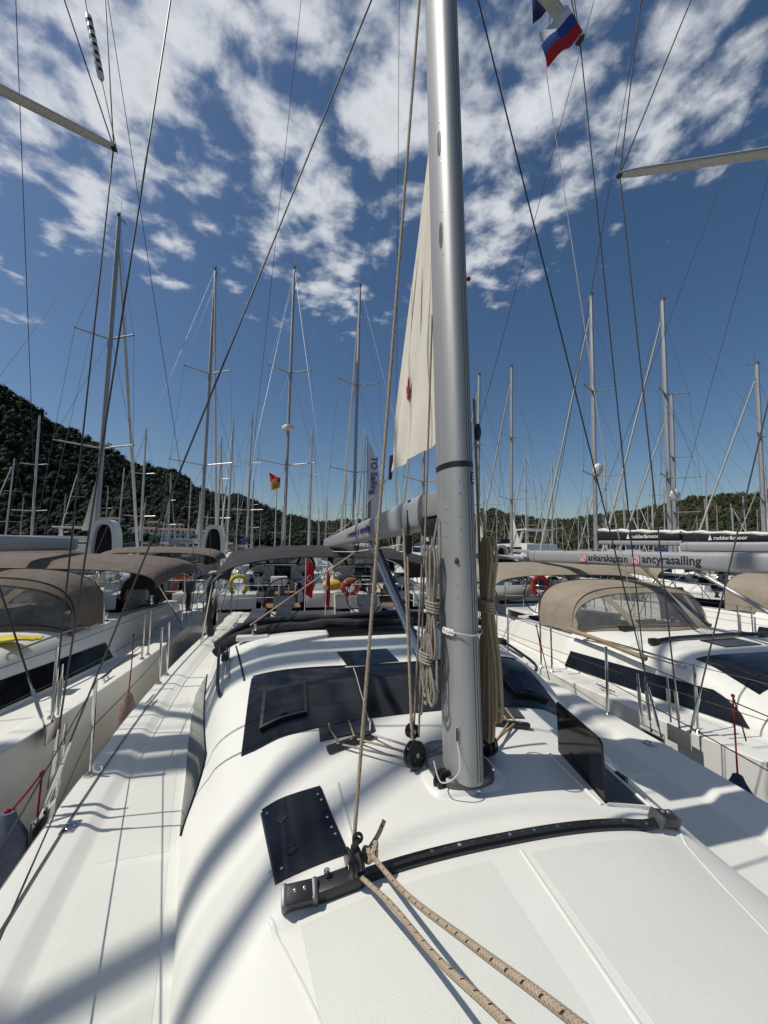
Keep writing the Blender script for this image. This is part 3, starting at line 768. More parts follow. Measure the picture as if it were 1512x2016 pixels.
# ------------------------------------------------------------------ the yacht we stand on
H0 = Shape(own=True)
def surf_rot(n):
    x = Vector((1, 0, 0)); x = (x-n*x.dot(n)).normalized(); return Matrix((x, n.cross(x), n)).transposed()
def own_yacht():
    t = T('sailing_yacht', 'white sailing yacht in the foreground with tall grey mast and dark hatches', 'yacht', (0, 0, 0))
    hull_parts(t, H0); front_window(t, H0)
    # opening portlights with raised rims in the front window
    for sd_ in (-1, 1):
        c = [(-.99, .66), (-.72, .66), (-.72, .93), (-.99, .93)]; c = [(-sd_*x, y) for x, y in c] if sd_ > 0 else c
        if sd_ > 0: c = [c[1], c[0], c[3], c[2]]
        p = roof_patch(H0, c, .035, .03).build('opening_portlight', 'acrylic_frame', t)
        cc = [(Vector((*a, 0))*.86+Vector((sum(q[0] for q in c)/4, sum(q[1] for q in c)/4, 0))*.14)[:2] for a in c]
        roof_patch(H0, cc, .038, .01).build('pane', 'acrylic', p)
        q = H0.on((c[0][0]+c[1][0])/2, c[0][1]+.03, .042); MB().box(q, (.035, .02, .012), bev=.004).build('catch', 'black_plastic', p)
    # trim strip along the top of the window with a thin drip line
    MB().tube([H0.on(x, win_f1(x)+.012, .006) for x in np.linspace(-1.08, 1.08, 30)], .009, 6).build('window_trim', 'acrylic_frame', t)
    # flush hatches beside the mast
    LC = [(-.95, .155), (-.685, .14), (-.615, -.262), (-.875, -.255)]
    def hatch_lid(parent, c, lift=None):
        pass
    c = LC[::-1]
    roof_patch(H0, [(x*1.012-.0, y) for x, y in c], .001, .02).build('hatch_gasket', 'black_plastic', t)
    lid = roof_patch(H0, c, .013, .012, 10, 10).build('deck_hatch', 'acrylic', t)
    for x, y in ((-.70, .09), (-.688, .05), (-.672, -.06), (-.66, -.12), (-.65, -.16), (-.90, -.20), (-.86, -.215), (-.925, .11)):
        MB().lathe(H0.on(x, y, .0125), H0.rnormal(x, y), [(.006, 0), (.006, .0015), (.003, .002)], 8).build('screw', 'steel', lid)
    for x, y in ((-.86, .03), (-.82, -.15)):
        MB().lathe(H0.on(x, y, .0125), H0.rnormal(x, y), [(.026, 0), (.026, .003), (.02, .005)], 18).build('latch_knob', 'black_gloss', lid)
    # the opened hatch on the other side: dark sheet painted as the shade in the opening, rim and lid standing on its hinge
    RC = [(-x, y) for x, y in LC]
    shade_sheet = roof_patch(H0, [RC[0], RC[1], RC[2], RC[3]], .003, -.002, 6, 6)
    shade_sheet.build('hatch_shade_sheet', 'groove', t)
    m = MB(); loop = [H0.on(x, y, .006) for x, y in [RC[0], RC[1], RC[2], RC[3]]]
    path = []
    for a, b in zip(loop, loop[1:]+loop[:1]): path += [a.lerp(b, k/6) for k in range(6)]
    m.tube(path, .011, 6, closed=True); m.build('hatch_rim', 'gelcoat', t)
    a = H0.on(.685, .145, .012); b = H0.on(.612, -.265, .012); up = Vector((.02, .05, 1)).normalized()*.268; nn = (b-a).cross(up).normalized()
    poly = [a, b, b+up*.94+(a-b)*.03, b+up+(a-b)*.08, a+up]
    lid = MB().prism(poly, nn*.014).build('opened_hatch_lid', 'acrylic', t)
    for f, g in ((.28, .55), (.70, .55)):
        q = a.lerp(b, f)+up*g
        MB().lathe(q-nn*.001, -nn, [(.022, 0), (.022, .008), (.016, .011)], 16).build('latch_knob', 'black_gloss', lid)
    m = MB()
    for f in (.1, .4, .7): m.lathe(a.lerp(b, f)+up*.08-nn*.001, -nn, [(.006, 0), (.005, .002)], 8)
    m.build('screw', 'steel', lid)
    m = MB().box(H0.on(.93, -.02, .02), (.02, .07, .03)).build('hatch_catch', 'black_plastic', t)
    # white moulded ledge outboard of the opened hatch
    m = MB().slab(lambda u, v: H0.on(.985+.05*u-.06*v, .16-.44*v, .016), 2, 10, (0, 0, .03)); m.build('moulded_ledge', 'gelcoat', t)
    # roof hatch, framed
    c = [(-.44, 1.43), (-.012, 1.445), (.011, 1.14), (-.404, 1.121)][::-1]
    roof_patch(H0, [(-.455, 1.455), (.004, 1.468), (.03, 1.12), (-.418, 1.10)][::-1], .008, .02).build('hatch_frame', 'gelcoat', t)
    roof_patch(H0, c, .014, .015).build('roof_hatch', 'acrylic', t)
    # moulded edge of the roof panel, seams of the mould
    MB().tube([H0.on(-1.14-.17*k/10, 1.20+1.0*k/10, .003) for k in range(11)], .008, 6).build('panel_edge', 'canvas_grey', t)
    for x0, y0, x1, y1 in ((-.42, 1.47, -.50, 2.1), (.0, 1.48, .02, 2.1)):
        MB().tube([H0.on(x0+(x1-x0)*k/6, y0+(y1-y0)*k/6, -.001) for k in range(7)], .005, 6).build('mould_seam', 'gelcoat', t)
    MB().tube([H0.on(-1.2+2.4*k/30, 1.72+.04*cos(k/30*pi), -.002) for k in range(31)], .0045, 6).build('mould_seam', 'gelcoat', t)
    for pts in ([(.058, -.40), (.034, -.94), (.02, -1.6), (.01, -2.4)], [(-.905, -.36), (-.84, -.50), (-.74, -.76), (-.62, -1.2), (-.5, -1.9)], [(.905, -.36), (.84, -.50), (.74, -.76), (.62, -1.2), (.5, -1.9)]):
        P_ = spline([(x, y, 0) for x, y in pts], 8); MB().tube([H0.on(p.x, p.y, -.0095) for p in P_], .013, 12).build('mould_seam', 'deck_nonskid', t)
    # raised flanges that frame the flat beside each hatch
    for sd_ in (-1, 1):
        MB().slab(lambda u, v: H0.on(sd_*(.60-.02*v-.09*u*0-.0*u)+sd_*-.0, .50-.0*v, 0)+Vector((0, 0, 0)), 1, 1, (0, 0, .001)) if 0 else None
        MB().tube([H0.on(sd_*(.605-.02*k/8), .14-.40*k/8, -.004) for k in range(9)], .012, 8).build('mould_ridge', 'deck_nonskid', t)
    # non-skid panels with smooth borders
    for c in ([(.085, -.42), (.80, -.42), (.58, -1.9), (.05, -1.9)], [(-1.02, 1.26), (-.50, 1.22), (-.52, 2.1), (-1.14, 2.1)], [(.08, 1.22), (1.02, 1.26), (1.14, 2.1), (.10, 2.1)]):
        for cc in ((c, [(-x, y) for x, y in c[::-1]]) if c[0] == (.085, -.42) else (c,)):
            roof_patch(H0, cc[::-1], .0012, .012, 14, 14).build('nonskid_panel', 'nonskid_panel', t)
    for sd_ in (-1, 1):
        for y0, y1 in ((-3.2, -1.35), (-1.30, .42), (.47, 2.7)):
            def fn(u, v, y0=y0, y1=y1):
                y = y0+(y1-y0)*v; a = H0.b(y)-.34; b = H0.w(y)+.05; q = a+(b-a)*u; return Vector((sd_*q, y, H0.sh(y)-.0346))
            MB().slab((lambda u, v: fn(1-u, v)) if sd_ > 0 else fn, 3, 10, (0, 0, .01)).build('nonskid_panel', 'nonskid_panel', t)
    # jib track
    tr = MB(); xs = np.linspace(-.77, .80, 40)
    rings = []
    for x in xs:
        p = H0.on(x, -.352, 0); n = H0.rnormal(x, -.352); fy = Vector((0, 1, 0)); fy = (fy-n*fy.dot(n)).normalized()
        rings.append([p+fy*a+n*h for a, h in ((-.019, -.004), (-.019, .012), (-.012, .020), (-.016, .028), (.016, .028), (.012, .020), (.019, .012), (.019, -.004))])
    tr.loft(rings, closed=True, caps=True); track = tr.build('jib_track', 'black_plastic', t, ang=25)
    for k, x in enumerate(np.linspace(-.30, .72, 19)):
        n = H0.rnormal(x, -.352); q = H0.on(x, -.352, .0281)
        if k % 2 == 0: MB().lathe(q, n, [(.0075, 0), (.0075, .0014), (.003, .0016)], 10).build('screw', 'steel', track)
        else: MB().lathe(q, n, [(.005, 0), (.005, .0012)], 8).build('pin_hole', 'groove', track)
    for x, s_ in ((-.80, -1), (.835, 1)):
        p = H0.on(x, -.352, .022); n = H0.rnormal(x, -.352); rot = surf_rot(n)
        e = MB().box(p, (.115, .066, .052), rot, .014).build('track_end_stop', 'black_plastic', t)
        ax = (rot @ Vector((1, 0, 0)))
        for d in (-.052, .052): MB().box(p+ax*d, (.022, .069, .055), rot, .012).build('end_cap', 'alloy_dark', e)
        for d in (-.017, .017): MB().sphere(p+ax*d+n*.027+Vector((0, .008, 0)), .008, 10, 6).build('bolt', 'chrome', e)
    # sheet car and block
    x = -.655; p = H0.on(x, -.352, .024); n = H0.rnormal(x, -.352); rot = surf_rot(n)
    car = MB().box(p, (.17, .062, .05), rot, .010).build('sheet_car', 'black_plastic', t)
    MB().lathe(p+Vector((-.045, .012, .026)), n, [(.011, 0), (.011, .018), (.006, .022)], 12).build('plunger_pin', 'steel', car)
    MB().box(p+Vector((.045, .0, .045)), (.035, .03, .05), rot, .006).build('block_shackle', 'steel', car)
    # mast step: white plinth, cast collar
    m = MB(); m.loft([[(p[0], p[1], z) for p in oval_ring(.01, .10, 0, a, b, 28, 5)] for z, a, b in ((1.66, .235, .235), (1.705, .205, .205), (1.712, .195, .195))], closed=True, caps=True); m.build('mast_plinth', 'gelcoat', t)
    m = MB(); m.loft([[(p[0], p[1], z) for p in oval_ring(.012, .10, 0, a, b, 30, 3.4)] for z, a, b in ((1.708, .155, .20), (1.742, .155, .20), (1.752, .148, .192))], closed=True, caps=True); m.build('mast_collar', 'alloy_dark', t)
    m = MB().lathe((.03, -.085, 1.70), (0, -.4, 1), [(.018, -.01), (.018, .012), (.012, .018)], 6).lathe((.03, -.085, 1.70), (0, -1, .1), [(.014, 0), (.014, .025), (.008, .03)], 10); m.build('eye_bolt', 'steel', t)
    rg = rig(t, H0, 1.745, 18.6, .080, .142, ((7.37, 1.62, .55), (12.8, 1.2, .5)), rake=.030, lean=-.0145, wr=.0052, boom=(3.07, 2.87, .42, 6.2, .078, .115), genoa=True, chain=(2.14, .85), own=True, wm='wire_dark')
    for o in t.children:
        pass
    mast, mp = rg['mast'], rg['mp']
    # mast details: front grooves, halyard exits, band, label, steaming light
    def ms(tdeg, z, off=0.):
        a = R(tdeg); n = Vector((cos(a)/.080, sin(a)/.142, 0)).normalized()
        c, s_ = cos(a), sin(a); e = 2/2.3
        return mp(z)+Vector((.080*math.copysign(abs(c)**e, c), .142*math.copysign(abs(s_)**e, s_), 0))+n*off, n
    for a in (-84, -74, -62):
        MB().tube([ms(a, z, -.0005)[0] for z in np.linspace(1.76, 18, 30)], .0022 if a != -62 else .0015, 6, sec=(1, 1)).build('mast_groove', 'groove', mast)
    for tdeg, z, hh in ((-150, 5.15, .06), (-152, 4.58, .06), (-140, 1.96, .035), (-152, 6.3, .06)):
        p, n = ms(tdeg, z, .001); ty = n.cross(Vector((0, 0, 1))).normalized()
        loop = lambda k, d: [p+n*d+ty*q[0]*k+Vector((0, 0, q[1]*k)) for q in oval_ring(0, 0, 0, .010, hh, 20, 3)]
        ex = MB().loft([loop(1.25, -.003), loop(1.25, .003), loop(1.0, .0035)], closed=True, caps=True).build('halyard_exit', 'steel', mast)
        MB().loft([loop(.95, .002), loop(.95, .0045)], closed=True, caps=True).build('exit_slot', 'groove', ex)
    MB().loft([[mp(z)+Vector((q[0], q[1], 0)) for q in oval_ring(0, 0, 0, .0815, .1435, 36, 2.3)] for z in (3.255, 3.285)], closed=True).build('black_band', 'black_plastic', mast)
    p, n = ms(-62, 3.2, .0015); ty = n.cross(Vector((0, 0, 1))).normalized()
    MB().prism([p+ty*a+Vector((0, 0, b)) for a, b in ((-.016, -.03), (.016, -.03), (.016, .03), (-.016, .03))], n*.001).build('label_plate', 'ink', mast)
    for k in range(3):
        q = p+n*.0015+Vector((0, 0, .018-.016*k)); MB().prism([q+ty*a+Vector((0, 0, b)) for a, b in ((-.011, -.004), (.011, -.004), (.011, .004), (-.011, .004))], n*.001).build('label_print', 'ink_white', mast)
    p, n = ms(-128, 2.78, .002); MB().sphere(p, .012, 10, 6, (1, 1, 1.4)).build('cable_exit', 'groove', mast)
    p, n = ms(-35, 4.33, .012); MB().sphere(p, .012, 10, 6).build('side_light', 'red', mast)
    p, _ = ms(-140, 1.93, .005); MB().tube(spline([p, p+Vector((-.02, -.06, -.10)), p+Vector((-.09, -.02, -.16)), p+Vector((-.10, .05, -.10))], 8), .003, 6).build('cable', 'cable', mast)
    p, _ = ms(-40, 3.45, .03); MB().sphere(p, .022, 10, 8, (.8, 1, 2.2)).build('halyard_cleat', 'black_plastic', mast)
    for tdeg, zs_ in ((-128, (1.84, 1.90, 2.02, 2.60, 2.66)), (-112, (2.88, 2.94, 3.00, 3.12, 3.18)), (-160, (2.9, 2.97, 3.04, 3.11)), (-145, (5.02, 5.28, 4.45, 4.71))):
        for z in zs_:
            p, n = ms(tdeg, z, .0); MB().lathe(p, n, [(.0042, 0), (.0038, .0014), (.0015, .002)], 8).build('rivet', 'steel', mast)
    for x, y in ((-.12, -.04), (.145, -.04), (.145, .24), (-.12, .24)):
        MB().lathe((x, y, 1.750), (0, 0, 1), [(.011, 0), (.011, .008), (.006, .010)], 6).build('collar_bolt', 'steel', t)
    # gooseneck
    MB().box(mp(3.08)+Vector((0, .25, .02)), (.10, .26, .15), bev=.02).build('gooseneck', 'alloy', t)
    MB().box(mp(2.96)+Vector((0, .27, 0)), (.12, .24, .11), bev=.03).build('gooseneck_guard', 'black_plastic', t)
    bo = rg['boom']
    MB().box((-.085, .62, 3.11), (.006, .05, .10)).tube([(-.09, .62, 3.09), (-.10, .60, 2.93)], .012, 8).box((-.10, .6, 2.86), (.05, .06, .13), bev=.015).build('boom_block', 'black_plastic', bo)
    # stickers on the boom
    for y, c_ in ((3.05, 'insta_pink'), (2.32, 'insta_pink')):
        z = 3.07-.2*(y-.3)/5.9
        MB().box((-.103, y+.06, z-.0), (.003, .055, .06), bev=.001).build('sticker_logo', c_, bo)
    lettering('ankarakaptan', .085, (-.104, 2.99, 2.955), (0, -1, .034), (0, 0, 1), 'ink_blue', bo, bold=.002)
    lettering('ancyrasailing', .095, (-.104, 2.26, 2.98), (0, -1, .034), (0, 0, 1), 'ink_blue', bo, bold=.003)
    # handrails on the coachroof
    for sd_ in (-1, 1):
        pts = [(1.30, 1.22, .0), (1.33, 1.27, .085), (1.40, 1.75, .095), (1.47, 2.3, .095), (1.50, 2.55, .08), (1.51, 2.6, .0)]
        P_ = spline([H0.on(sd_*x, y, .0)+Vector((0, 0, h)) for x, y, h in pts], 6)
        MB().tube(P_, .0125, 8).build('handrail', 'black_plastic', t)
        MB().tube([H0.on(sd_*1.27, 1.40, .03), H0.on(sd_*1.42, 2.55, .03)], .014, 8).build('genoa_track', 'steel', t)
        MB().box(H0.on(sd_*1.33, 1.85, .05), (.06, .10, .06), bev=.01).build('genoa_car', 'black_plastic', t)
    # rope organisers by the mast
    for sd_ in (-1, 1):
        a = H0.on(sd_*.63, .36, .022); b = H0.on(sd_*.36, .415, .022)
        m = MB(); d = (b-a); rot = d.to_track_quat('X', 'Z').to_matrix(); m.box((a+b)/2, (d.length, .035, .03), rot, .008); og = m.build('rope_organiser', 'black_plastic', t)
        for f in (.22, .5, .78): MB().lathe(a.lerp(b, f)+Vector((0, 0, .012)), (0, 0, 1), [(.012, 0), (.012, .006), (.006, .008)], 10).build('sheave_bolt', 'steel', og)
        MB().slab(lambda u, v: H0.on(sd_*(.34+.32*u), .45+.09*v, .010), 4, 2, (0, 0, .03)).build('rope_tunnel', 'groove', t)
    # turning blocks at the mast foot
    def turning_block(c, ax, r=.062):
        b = MB().lathe(c, ax, [(r*.93, -.022), (r, -.018), (r, -.008), (r*.8, 0), (r, .008), (r, .018), (r*.93, .022)], 24).build('turning_block', 'black_gloss', t)
        axv = Vector(ax).normalized(); MB().lathe(Vector(c)+axv*.0215, axv, [(.012, 0), (.011, .003), (.005, .004)], 10).lathe(Vector(c)-axv*.0215, -axv, [(.012, 0), (.011, .003)], 10).build('pin', 'steel', b)
    turning_block((-.205, .13, 1.775), (.55, -1, .2), .066); turning_block((-.20, .19, 1.865), (.5, -1, .1), .036); turning_block((-.115, -.03, 1.725), (.45, -1, .1), .052)
    turning_block((.20, .12, 1.79), (1, .15, .1), .062); turning_block((.235, .15, 1.775), (1, .1, .1), .055)
    # vang is chrome; a dark second tube beside it
    MB().tube([(.035, 1.95, 2.83), (.02, .35, 1.98)], .017, 8).build('vang_cylinder', 'black_gloss', t)
    # stanchions, rail rope, cleats
    for sd_ in (-1, 1):
        stanchions(t, H0, [1.25, 3.05, 3.35, 5.2], sd_, .62, True, -4.6, 6.2)
        for y in (2.45, -3.6):
            m = MB(); p = Vector((sd_*(H0.b(y)-.12), y, H0.sh(y)+.004)); d = Vector((0, 1, 0))
            m.tube([p+d*-.05, p+d*-.05+Vector((0, 0, .04))], .01, 8); m.tube([p+d*.05, p+d*.05+Vector((0, 0, .04))], .01, 8); m.tube([p+d*-.13+Vector((0, 0, .05)), p+d*-.06+Vector((0, 0, .045)), p+d*.06+Vector((0, 0, .045)), p+d*.13+Vector((0, 0, .05))], [.006, .012, .012, .006], 8)
            m.build('mooring_cleat', 'steel', t)
        p = Vector((sd_*(H0.b(.72)-.14), .72, H0.sh(.72)+.006)); MB().box(p, (.07, .10, .006), bev=.002).torus(p+Vector((0, 0, .012)), (0, 0, 1), .025, .006, 14, 6).build('deck_eye', 'steel', t)
    pushpit(t, H0); bimini(t, H0, 'canvas_grey', 4.75, 7.2, 2.84, 2.20, 2.08, pw=2.7); sprayhood(t, H0, 'canvas_grey', 2.35, folded=True)
    for sd_ in (-1, 1): pedestal(t, sd_*.85, 6.25, .8); wheel(t, sd_*.85, 6.5, 1.75, .40)
    # cockpit table
    MB().box((0, 4.6, 1.42), (.62, 1.3, .05), bev=.02).box((0, 4.6, 1.1), (.18, .9, .6), bev=.03).build('cockpit_table', 'gelcoat', t)
    # companionway hatch garage
    MB().slab(lambda u, v: H0.on(-.45+.9*u, 1.95+.75*v, .03), 6, 5, (0, 0, .05)).build('companionway_slide', 'acrylic', t)
    # mainsheet pads on the roof
    for sd_ in (-1, 1):
        p = H0.on(sd_*1.16, 2.22, .02); MB().box(p, (.30, .10, .05), bev=.015).build('mainsheet_pad', 'gelcoat', t)
        MB().torus(p+Vector((0, 0, .05)), (1, 0, 0), .025, .007, 14, 6).box(p+Vector((.02*sd_*-1, .02, .10)), (.03, .05, .07), bev=.01).build('mainsheet_block', 'steel', t)
        for w in (.18, .0): pass
    for sd_ in (-1, 1):
        m = MB().lathe(H0.on(sd_*1.33, 2.52, 0), (0, 0, 1), [(.05, 0), (.05, .03), (.038, .05), (.038, .10), (.05, .12), (.048, .15), (.02, .155)], 18); m.build('winch', 'steel', t)
    return t, rg
yacht0, rig0 = own_yacht()

# ------------------------------------------------------------------ sail, ropes and loose gear of our yacht
def mainsail():
    t = T('mainsail', 'cream mainsail corner rolled into the mast, red crown emblem', 'sail', (0, 0, 0))
    top = Vector((-.07, .27, 5.50)); tack = Vector((-.03, .26, 3.47)); clew = Vector((-.05, 1.24, 3.46))
    nv = 26; rows = []
    for j in range(nv+1):
        v = j/nv; a = tack.lerp(top, v); b = clew.lerp(top, v)+Vector((0, .05*sin(pi*v)*.6, 0))
        rows.append([a.lerp(b, u/10)+Vector((-.035*sin(pi*u/10)*(1-v)+.016*sin(u*1.4+v*9)*(1-v)+.008*sin(u*2.6-v*14)*(1-v), 0, -.02*sin(pi*u/10)*(1-v))) for u in range(11)])
    MB().slab(lambda u, v: rows[round(v*nv)][round(u*10)], 10, nv, (.004, 0, 0)).build('sailcloth', 'sailcloth', t)
    for f in (.33, .68):
        MB().tube([rows[j][0].lerp(rows[j][10], f)+Vector((-.012, 0, 0)) for j in range(0, nv-3)], .0022, 4).build('seam', 'canvas_tan', t)
    MB().box(clew+Vector((0, -.01, .05)), (.02, .07, .20), Matrix.Rotation(.15, 3, 'X'), .008).torus(clew+Vector((0, .0, -.03)), (1, 0, 0), .025, .007, 14, 6).build('clew_patch', 'black_plastic', t)
    # crown emblem
    o = Vector((-.090, .66, 3.90)); sh = [(a*.62, b*.62) for a, b in [(-.055, .16), (-.045, .02), (0, -.05), (.045, .02), (.068, .20), (.024, .10), (.004, .235), (-.018, .10)]]
    MB().prism([o+Vector((.012*abs(a), -a, b)) for a, b in sh], (.003, 0, 0)).build('crown_emblem', 'red', t)
    for a in (-.010, .010): MB().prism([o+Vector((-.002, -a-.006, .007)), o+Vector((-.002, -a, .018)), o+Vector((-.002, -a+.006, .007))], (-.001, 0, 0)).build('emblem_print', 'sailcloth', t)
mainsail()
def rope(name, label, pts, r, m='rope_beige', n=10, cat='rope', group=None, smooth_n=0):
    P_ = spline(pts, smooth_n) if smooth_n else pts
    return tag(MB().tube(P_, r, n).build(name, m), label, cat, group)
BLK = Vector((-.61, -.362, 1.70))
def sheet_gear():
    # block on the car
    t = T('sheet_block', 'black pulley block standing on the jib track car', 'pulley', BLK)
    ax = (1, .35, .1)
    MB().lathe((0, 0, 0), ax, [(.034, -.024), (.046, -.020), (.048, -.012), (.040, -.009)], 20).build('cheek', 'black_gloss', t)
    MB().lathe((0, 0, 0), ax, [(.040, .009), (.048, .012), (.046, .020), (.034, .024)], 20).build('cheek', 'black_gloss', t)
    MB().lathe((0, 0, 0), ax, [(.043, -.009), (.030, 0), (.043, .009)], 20).build('sheave', 'alloy_dark', t)
    MB().tube([(-.0, 0, -.075), (.0, .0, -.04)], .012, 8).build('swivel', 'black_plastic', t)
    MB().tube([(0, 0, .04), (.01, 0, .075)], .013, 8).torus((.012, .0, .075), (0, 1, 0), .016, .006, 12, 6).build('strap', 'black_plastic', t)
    # sheet: mast head -> block -> towards the bow
    top = Vector((-.17, .02, 7.2))
    tag(MB().tube([top, BLK+Vector((0, .012, .045))], .0072, 10).build('jib_sheet', 'rope_beige'), 'beige flecked rope rising from the track block beside the mast', 'rope')
    e1 = Vector((-.52, -1.26, 2.095)); e2 = Vector((-.485, -1.38, 2.215))
    d1 = (e1-BLK)
    P_ = spline([BLK+Vector((.02, -.03, -.035)), BLK.lerp(e1, .35)+Vector((.02, 0, -.035)), BLK.lerp(e1, .7)+Vector((0, 0, -.02)), e1, e1+d1*.5, e1+d1*1.2], 8)
    tag(MB().tube(P_, .0078, 12).build('jib_sheet', 'rope_beige'), 'lower of two beige flecked ropes running from the block to the foreground', 'rope')
    k = BLK+Vector((.06, .0, .015)); d2 = e2-k
    P_ = spline([k, k.lerp(e2, .35)+Vector((.0, 0, -.03)), k.lerp(e2, .7)+Vector((0, 0, -.015)), e2, e2+d2*.5, e2+d2*1.2], 8)
    t2 = T('jib_sheet', 'upper of two beige flecked ropes, knotted beside the block', 'rope', (0, 0, 0))
    MB().tube(P_, .0080, 12).build('line', 'rope_beige', t2)
    # stopper knot with short tail
    kp = []
    for i in range(26):
        a = i/25*2*pi*1.9; kp.append(k+Vector((.004+.022*cos(a*.5), .022*cos(a), .022*sin(a)+.008*sin(a*.7))))
    MB().tube(kp, .0105, 10).build('knot', 'rope_beige', t2)
    MB().tube(spline([k+Vector((.0, .012, .008)), k+Vector((.035, .02, .045)), k+Vector((.06, .03, .085))], 6), [.0088]*12+[.0094], 10).build('rope_tail', 'rope_beige', t2)
sheet_gear()
def coil(name, label, c, h, n, spread, r, m, seed, wrapz, side, bottom):
    # a hank hung on the mast: n long loops gathered by wraps
    rs = random.Random(seed); t = T(name, label, 'rope coil', c)
    for i in range(n):
        dx = rs.uniform(-spread, spread)*.45; dy = (i/(n-1)-.5)*2*spread*1.5; bl = h-bottom*rs.random()
        w = .020+.018*rs.random(); ox = side*(.012+.030*rs.random())
        pinch = .30
        pts = [(ox+dx*.3, dy*.35-w*.5, 0), (ox+dx*.5, dy*.6-w, -.10), (ox+dx*.25, dy*pinch-w*.35, -wrapz), (ox+dx, dy*.8-w, -wrapz-(bl-wrapz)*.5), (ox+dx*1.1, dy-w, -bl+.05), (ox+dx*1.1, dy, -bl), (ox+dx*1.1, dy+w, -bl+.05),
               (ox+dx, dy*.8+w, -wrapz-(bl-wrapz)*.5), (ox+dx*.25, dy*pinch+w*.35, -wrapz), (ox+dx*.5, dy*.6+w, -.10), (ox+dx*.3, dy*.35+w*.5, 0)]
        MB().tube(spline(pts, 6), r, 8).build('loop', m, t)
    kp = []
    for i in range(60):
        a = i/59*2*pi*4; kp.append((side*.026+(.030+.004*sin(a*3))*cos(a), (.030+.5*spread)*sin(a), -wrapz+.03-.06*i/59))
    MB().tube(kp, r, 8).build('wrap', m, t)
    MB().tube(spline([(0, 0, .16), (side*.02, .0, .05), (side*.02, .02, -.04)], 6), r, 8).build('hanger', m, t)
    return t
def mast_gear():
    coil('rope_coil', 'thick tan rope hank hanging on the right side of the mast', (.128, .02, 2.90), 1.08, 10, .044, .0100, 'rope_hank', 5, .36, 1, .22)
    coil('rope_coil', 'grey-beige tangled rope hank hanging on the left side of the mast', (-.112, .05, 2.84), .84, 6, .034, .0066, 'rope_grey', 8, .30, -1, .30)
    coil('rope_coil', 'small loose loops of rope below the left hank on the mast', (-.135, .08, 2.40), .44, 6, .050, .0062, 'rope_grey', 11, .12, -1, .18)
    # halyards led down the mast sides
    for k, (a, b, lab, r, mm) in enumerate((((-.16, .16, 2.75), (-.19, .19, 1.89), 'thin beige halyard beside the left mast face', .006, 'rope_grey'), ((-.23, .28, 2.95), (-.215, .14, 1.84), 'flecked downhaul rope from boom block to mast foot', .008, 'rope_beige'),
                                            ((.13, .10, 3.7), (.205, .13, 1.86), 'tan halyard running down behind the right rope hank', .008, 'rope_tan'), ((-.105, .16, 4.2), (-.17, .17, 1.84), 'worn halyard close against the left mast face', .006, 'rope_grey'))):
        tag(MB().tube(sag(a, b, .0), r, 8).build('halyard', mm), lab, 'rope')
    tag(MB().tube([(-.10, .60, 2.80), (-.215, .16, 1.86)], .0075, 8).build('vang_rope', 'rope_beige'), 'beige rope from the boom block down to the mast foot', 'rope')
    # control lines from mast foot to organisers, left and right
    for k in range(3):
        a = Vector((-.21+.01*k, .10+.03*k, 1.76+.015*k)); b = H0.on(-.56+.09*k, .375+.018*k, .026); c_ = H0.on(-.60+.12*k, .50, .024)
        tag(MB().tube([a, b, c_, H0.on(-.60+.12*k, .56, .004)], .0062, 8).build('control_line', ('rope_grey', 'rope_beige', 'rope_white')[k]), ('grey line farthest left from mast foot to left organiser', 'beige line in the middle between mast foot and left organiser', 'white line nearest the window between mast foot and left organiser')[k], 'rope')
    for k in range(2):
        a = Vector((.22, .12+.03*k, 1.75)); b = H0.on(.50+.05*k, .385, .026); c_ = H0.on(.5+.06*k, .52, .02)
        tag(MB().tube([a, b, c_], .007, 8).build('control_line', 'rope_tan'), ('tan line from the right mast foot to the right organiser', 'second tan line beside it at the right organiser')[k], 'rope')
    # white tie round the mast
    t = T('mast_tie', 'thin white cord with plastic clips tied round the mast', 'cord', (0, 0, 0))
    mp = rig0['mp']; z = 2.43
    MB().tube([mp(z+.004*sin(k*.7))+Vector((q[0], q[1], 0)) for k, q in enumerate(oval_ring(0, 0, 0, .095, .158, 32, 2.3))], .0042, 8, closed=True).build('cord', 'rope_white', t)
    for a in (-163, -150):
        p = mp(z)+Vector((.095*cos(R(a)), .158*sin(R(a)), 0)); n = Vector((cos(R(a)), .6*sin(R(a)), 0)).normalized()
        tt = n.cross(Vector((0, 0, 1)))
        MB().torus(p+tt*.012, n, .012, .006, 14, 6).torus(p-tt*.012, n, .012, .006, 14, 6).build('plastic_clip', 'gelcoat', t)
    # mainsheet
    for sd_ in (-1, 1):
        p = H0.on(sd_*1.16, 2.22, .14); q = Vector((-.04, 2.75, 2.76))
        for k in (0, 1):
            tag(MB().tube([p+Vector((0, .03*k, 0)), q+Vector((.03*sd_, .05*k, 0))], .0065, 8).build('mainsheet', 'rope_beige'), ('beige mainsheet part nearer the mast, ' if k == 0 else 'beige mainsheet part farther aft, ')+('left of the boom' if sd_ < 0 else 'right of the boom'), 'rope')
    tag(MB().box((-.045, 2.78, 2.80), (.05, .16, .10), bev=.02).torus((-.045, 2.78, 2.86), (0, 1, 0), .03, .008, 12, 6).build('mainsheet_block', 'black_plastic'), 'black mainsheet block hanging under the boom', 'pulley')
    # outhaul line along the boom
    tag(MB().tube([(-.05, 1.24, 3.44), (-.085, 3.2, 3.12), (-.09, 5.6, 2.98)], .006, 6).build('outhaul_line', 'rope_white'), 'pale outhaul line from sail corner along the boom', 'rope')
    # reefing line below the boom
    tag(MB().tube([(-.09, .7, 2.86), (-.09, 2.7, 2.77), (-.05, 5.9, 2.72)], .007, 6).build('reef_line', 'rope_white'), 'white line slung below the grey boom', 'rope')
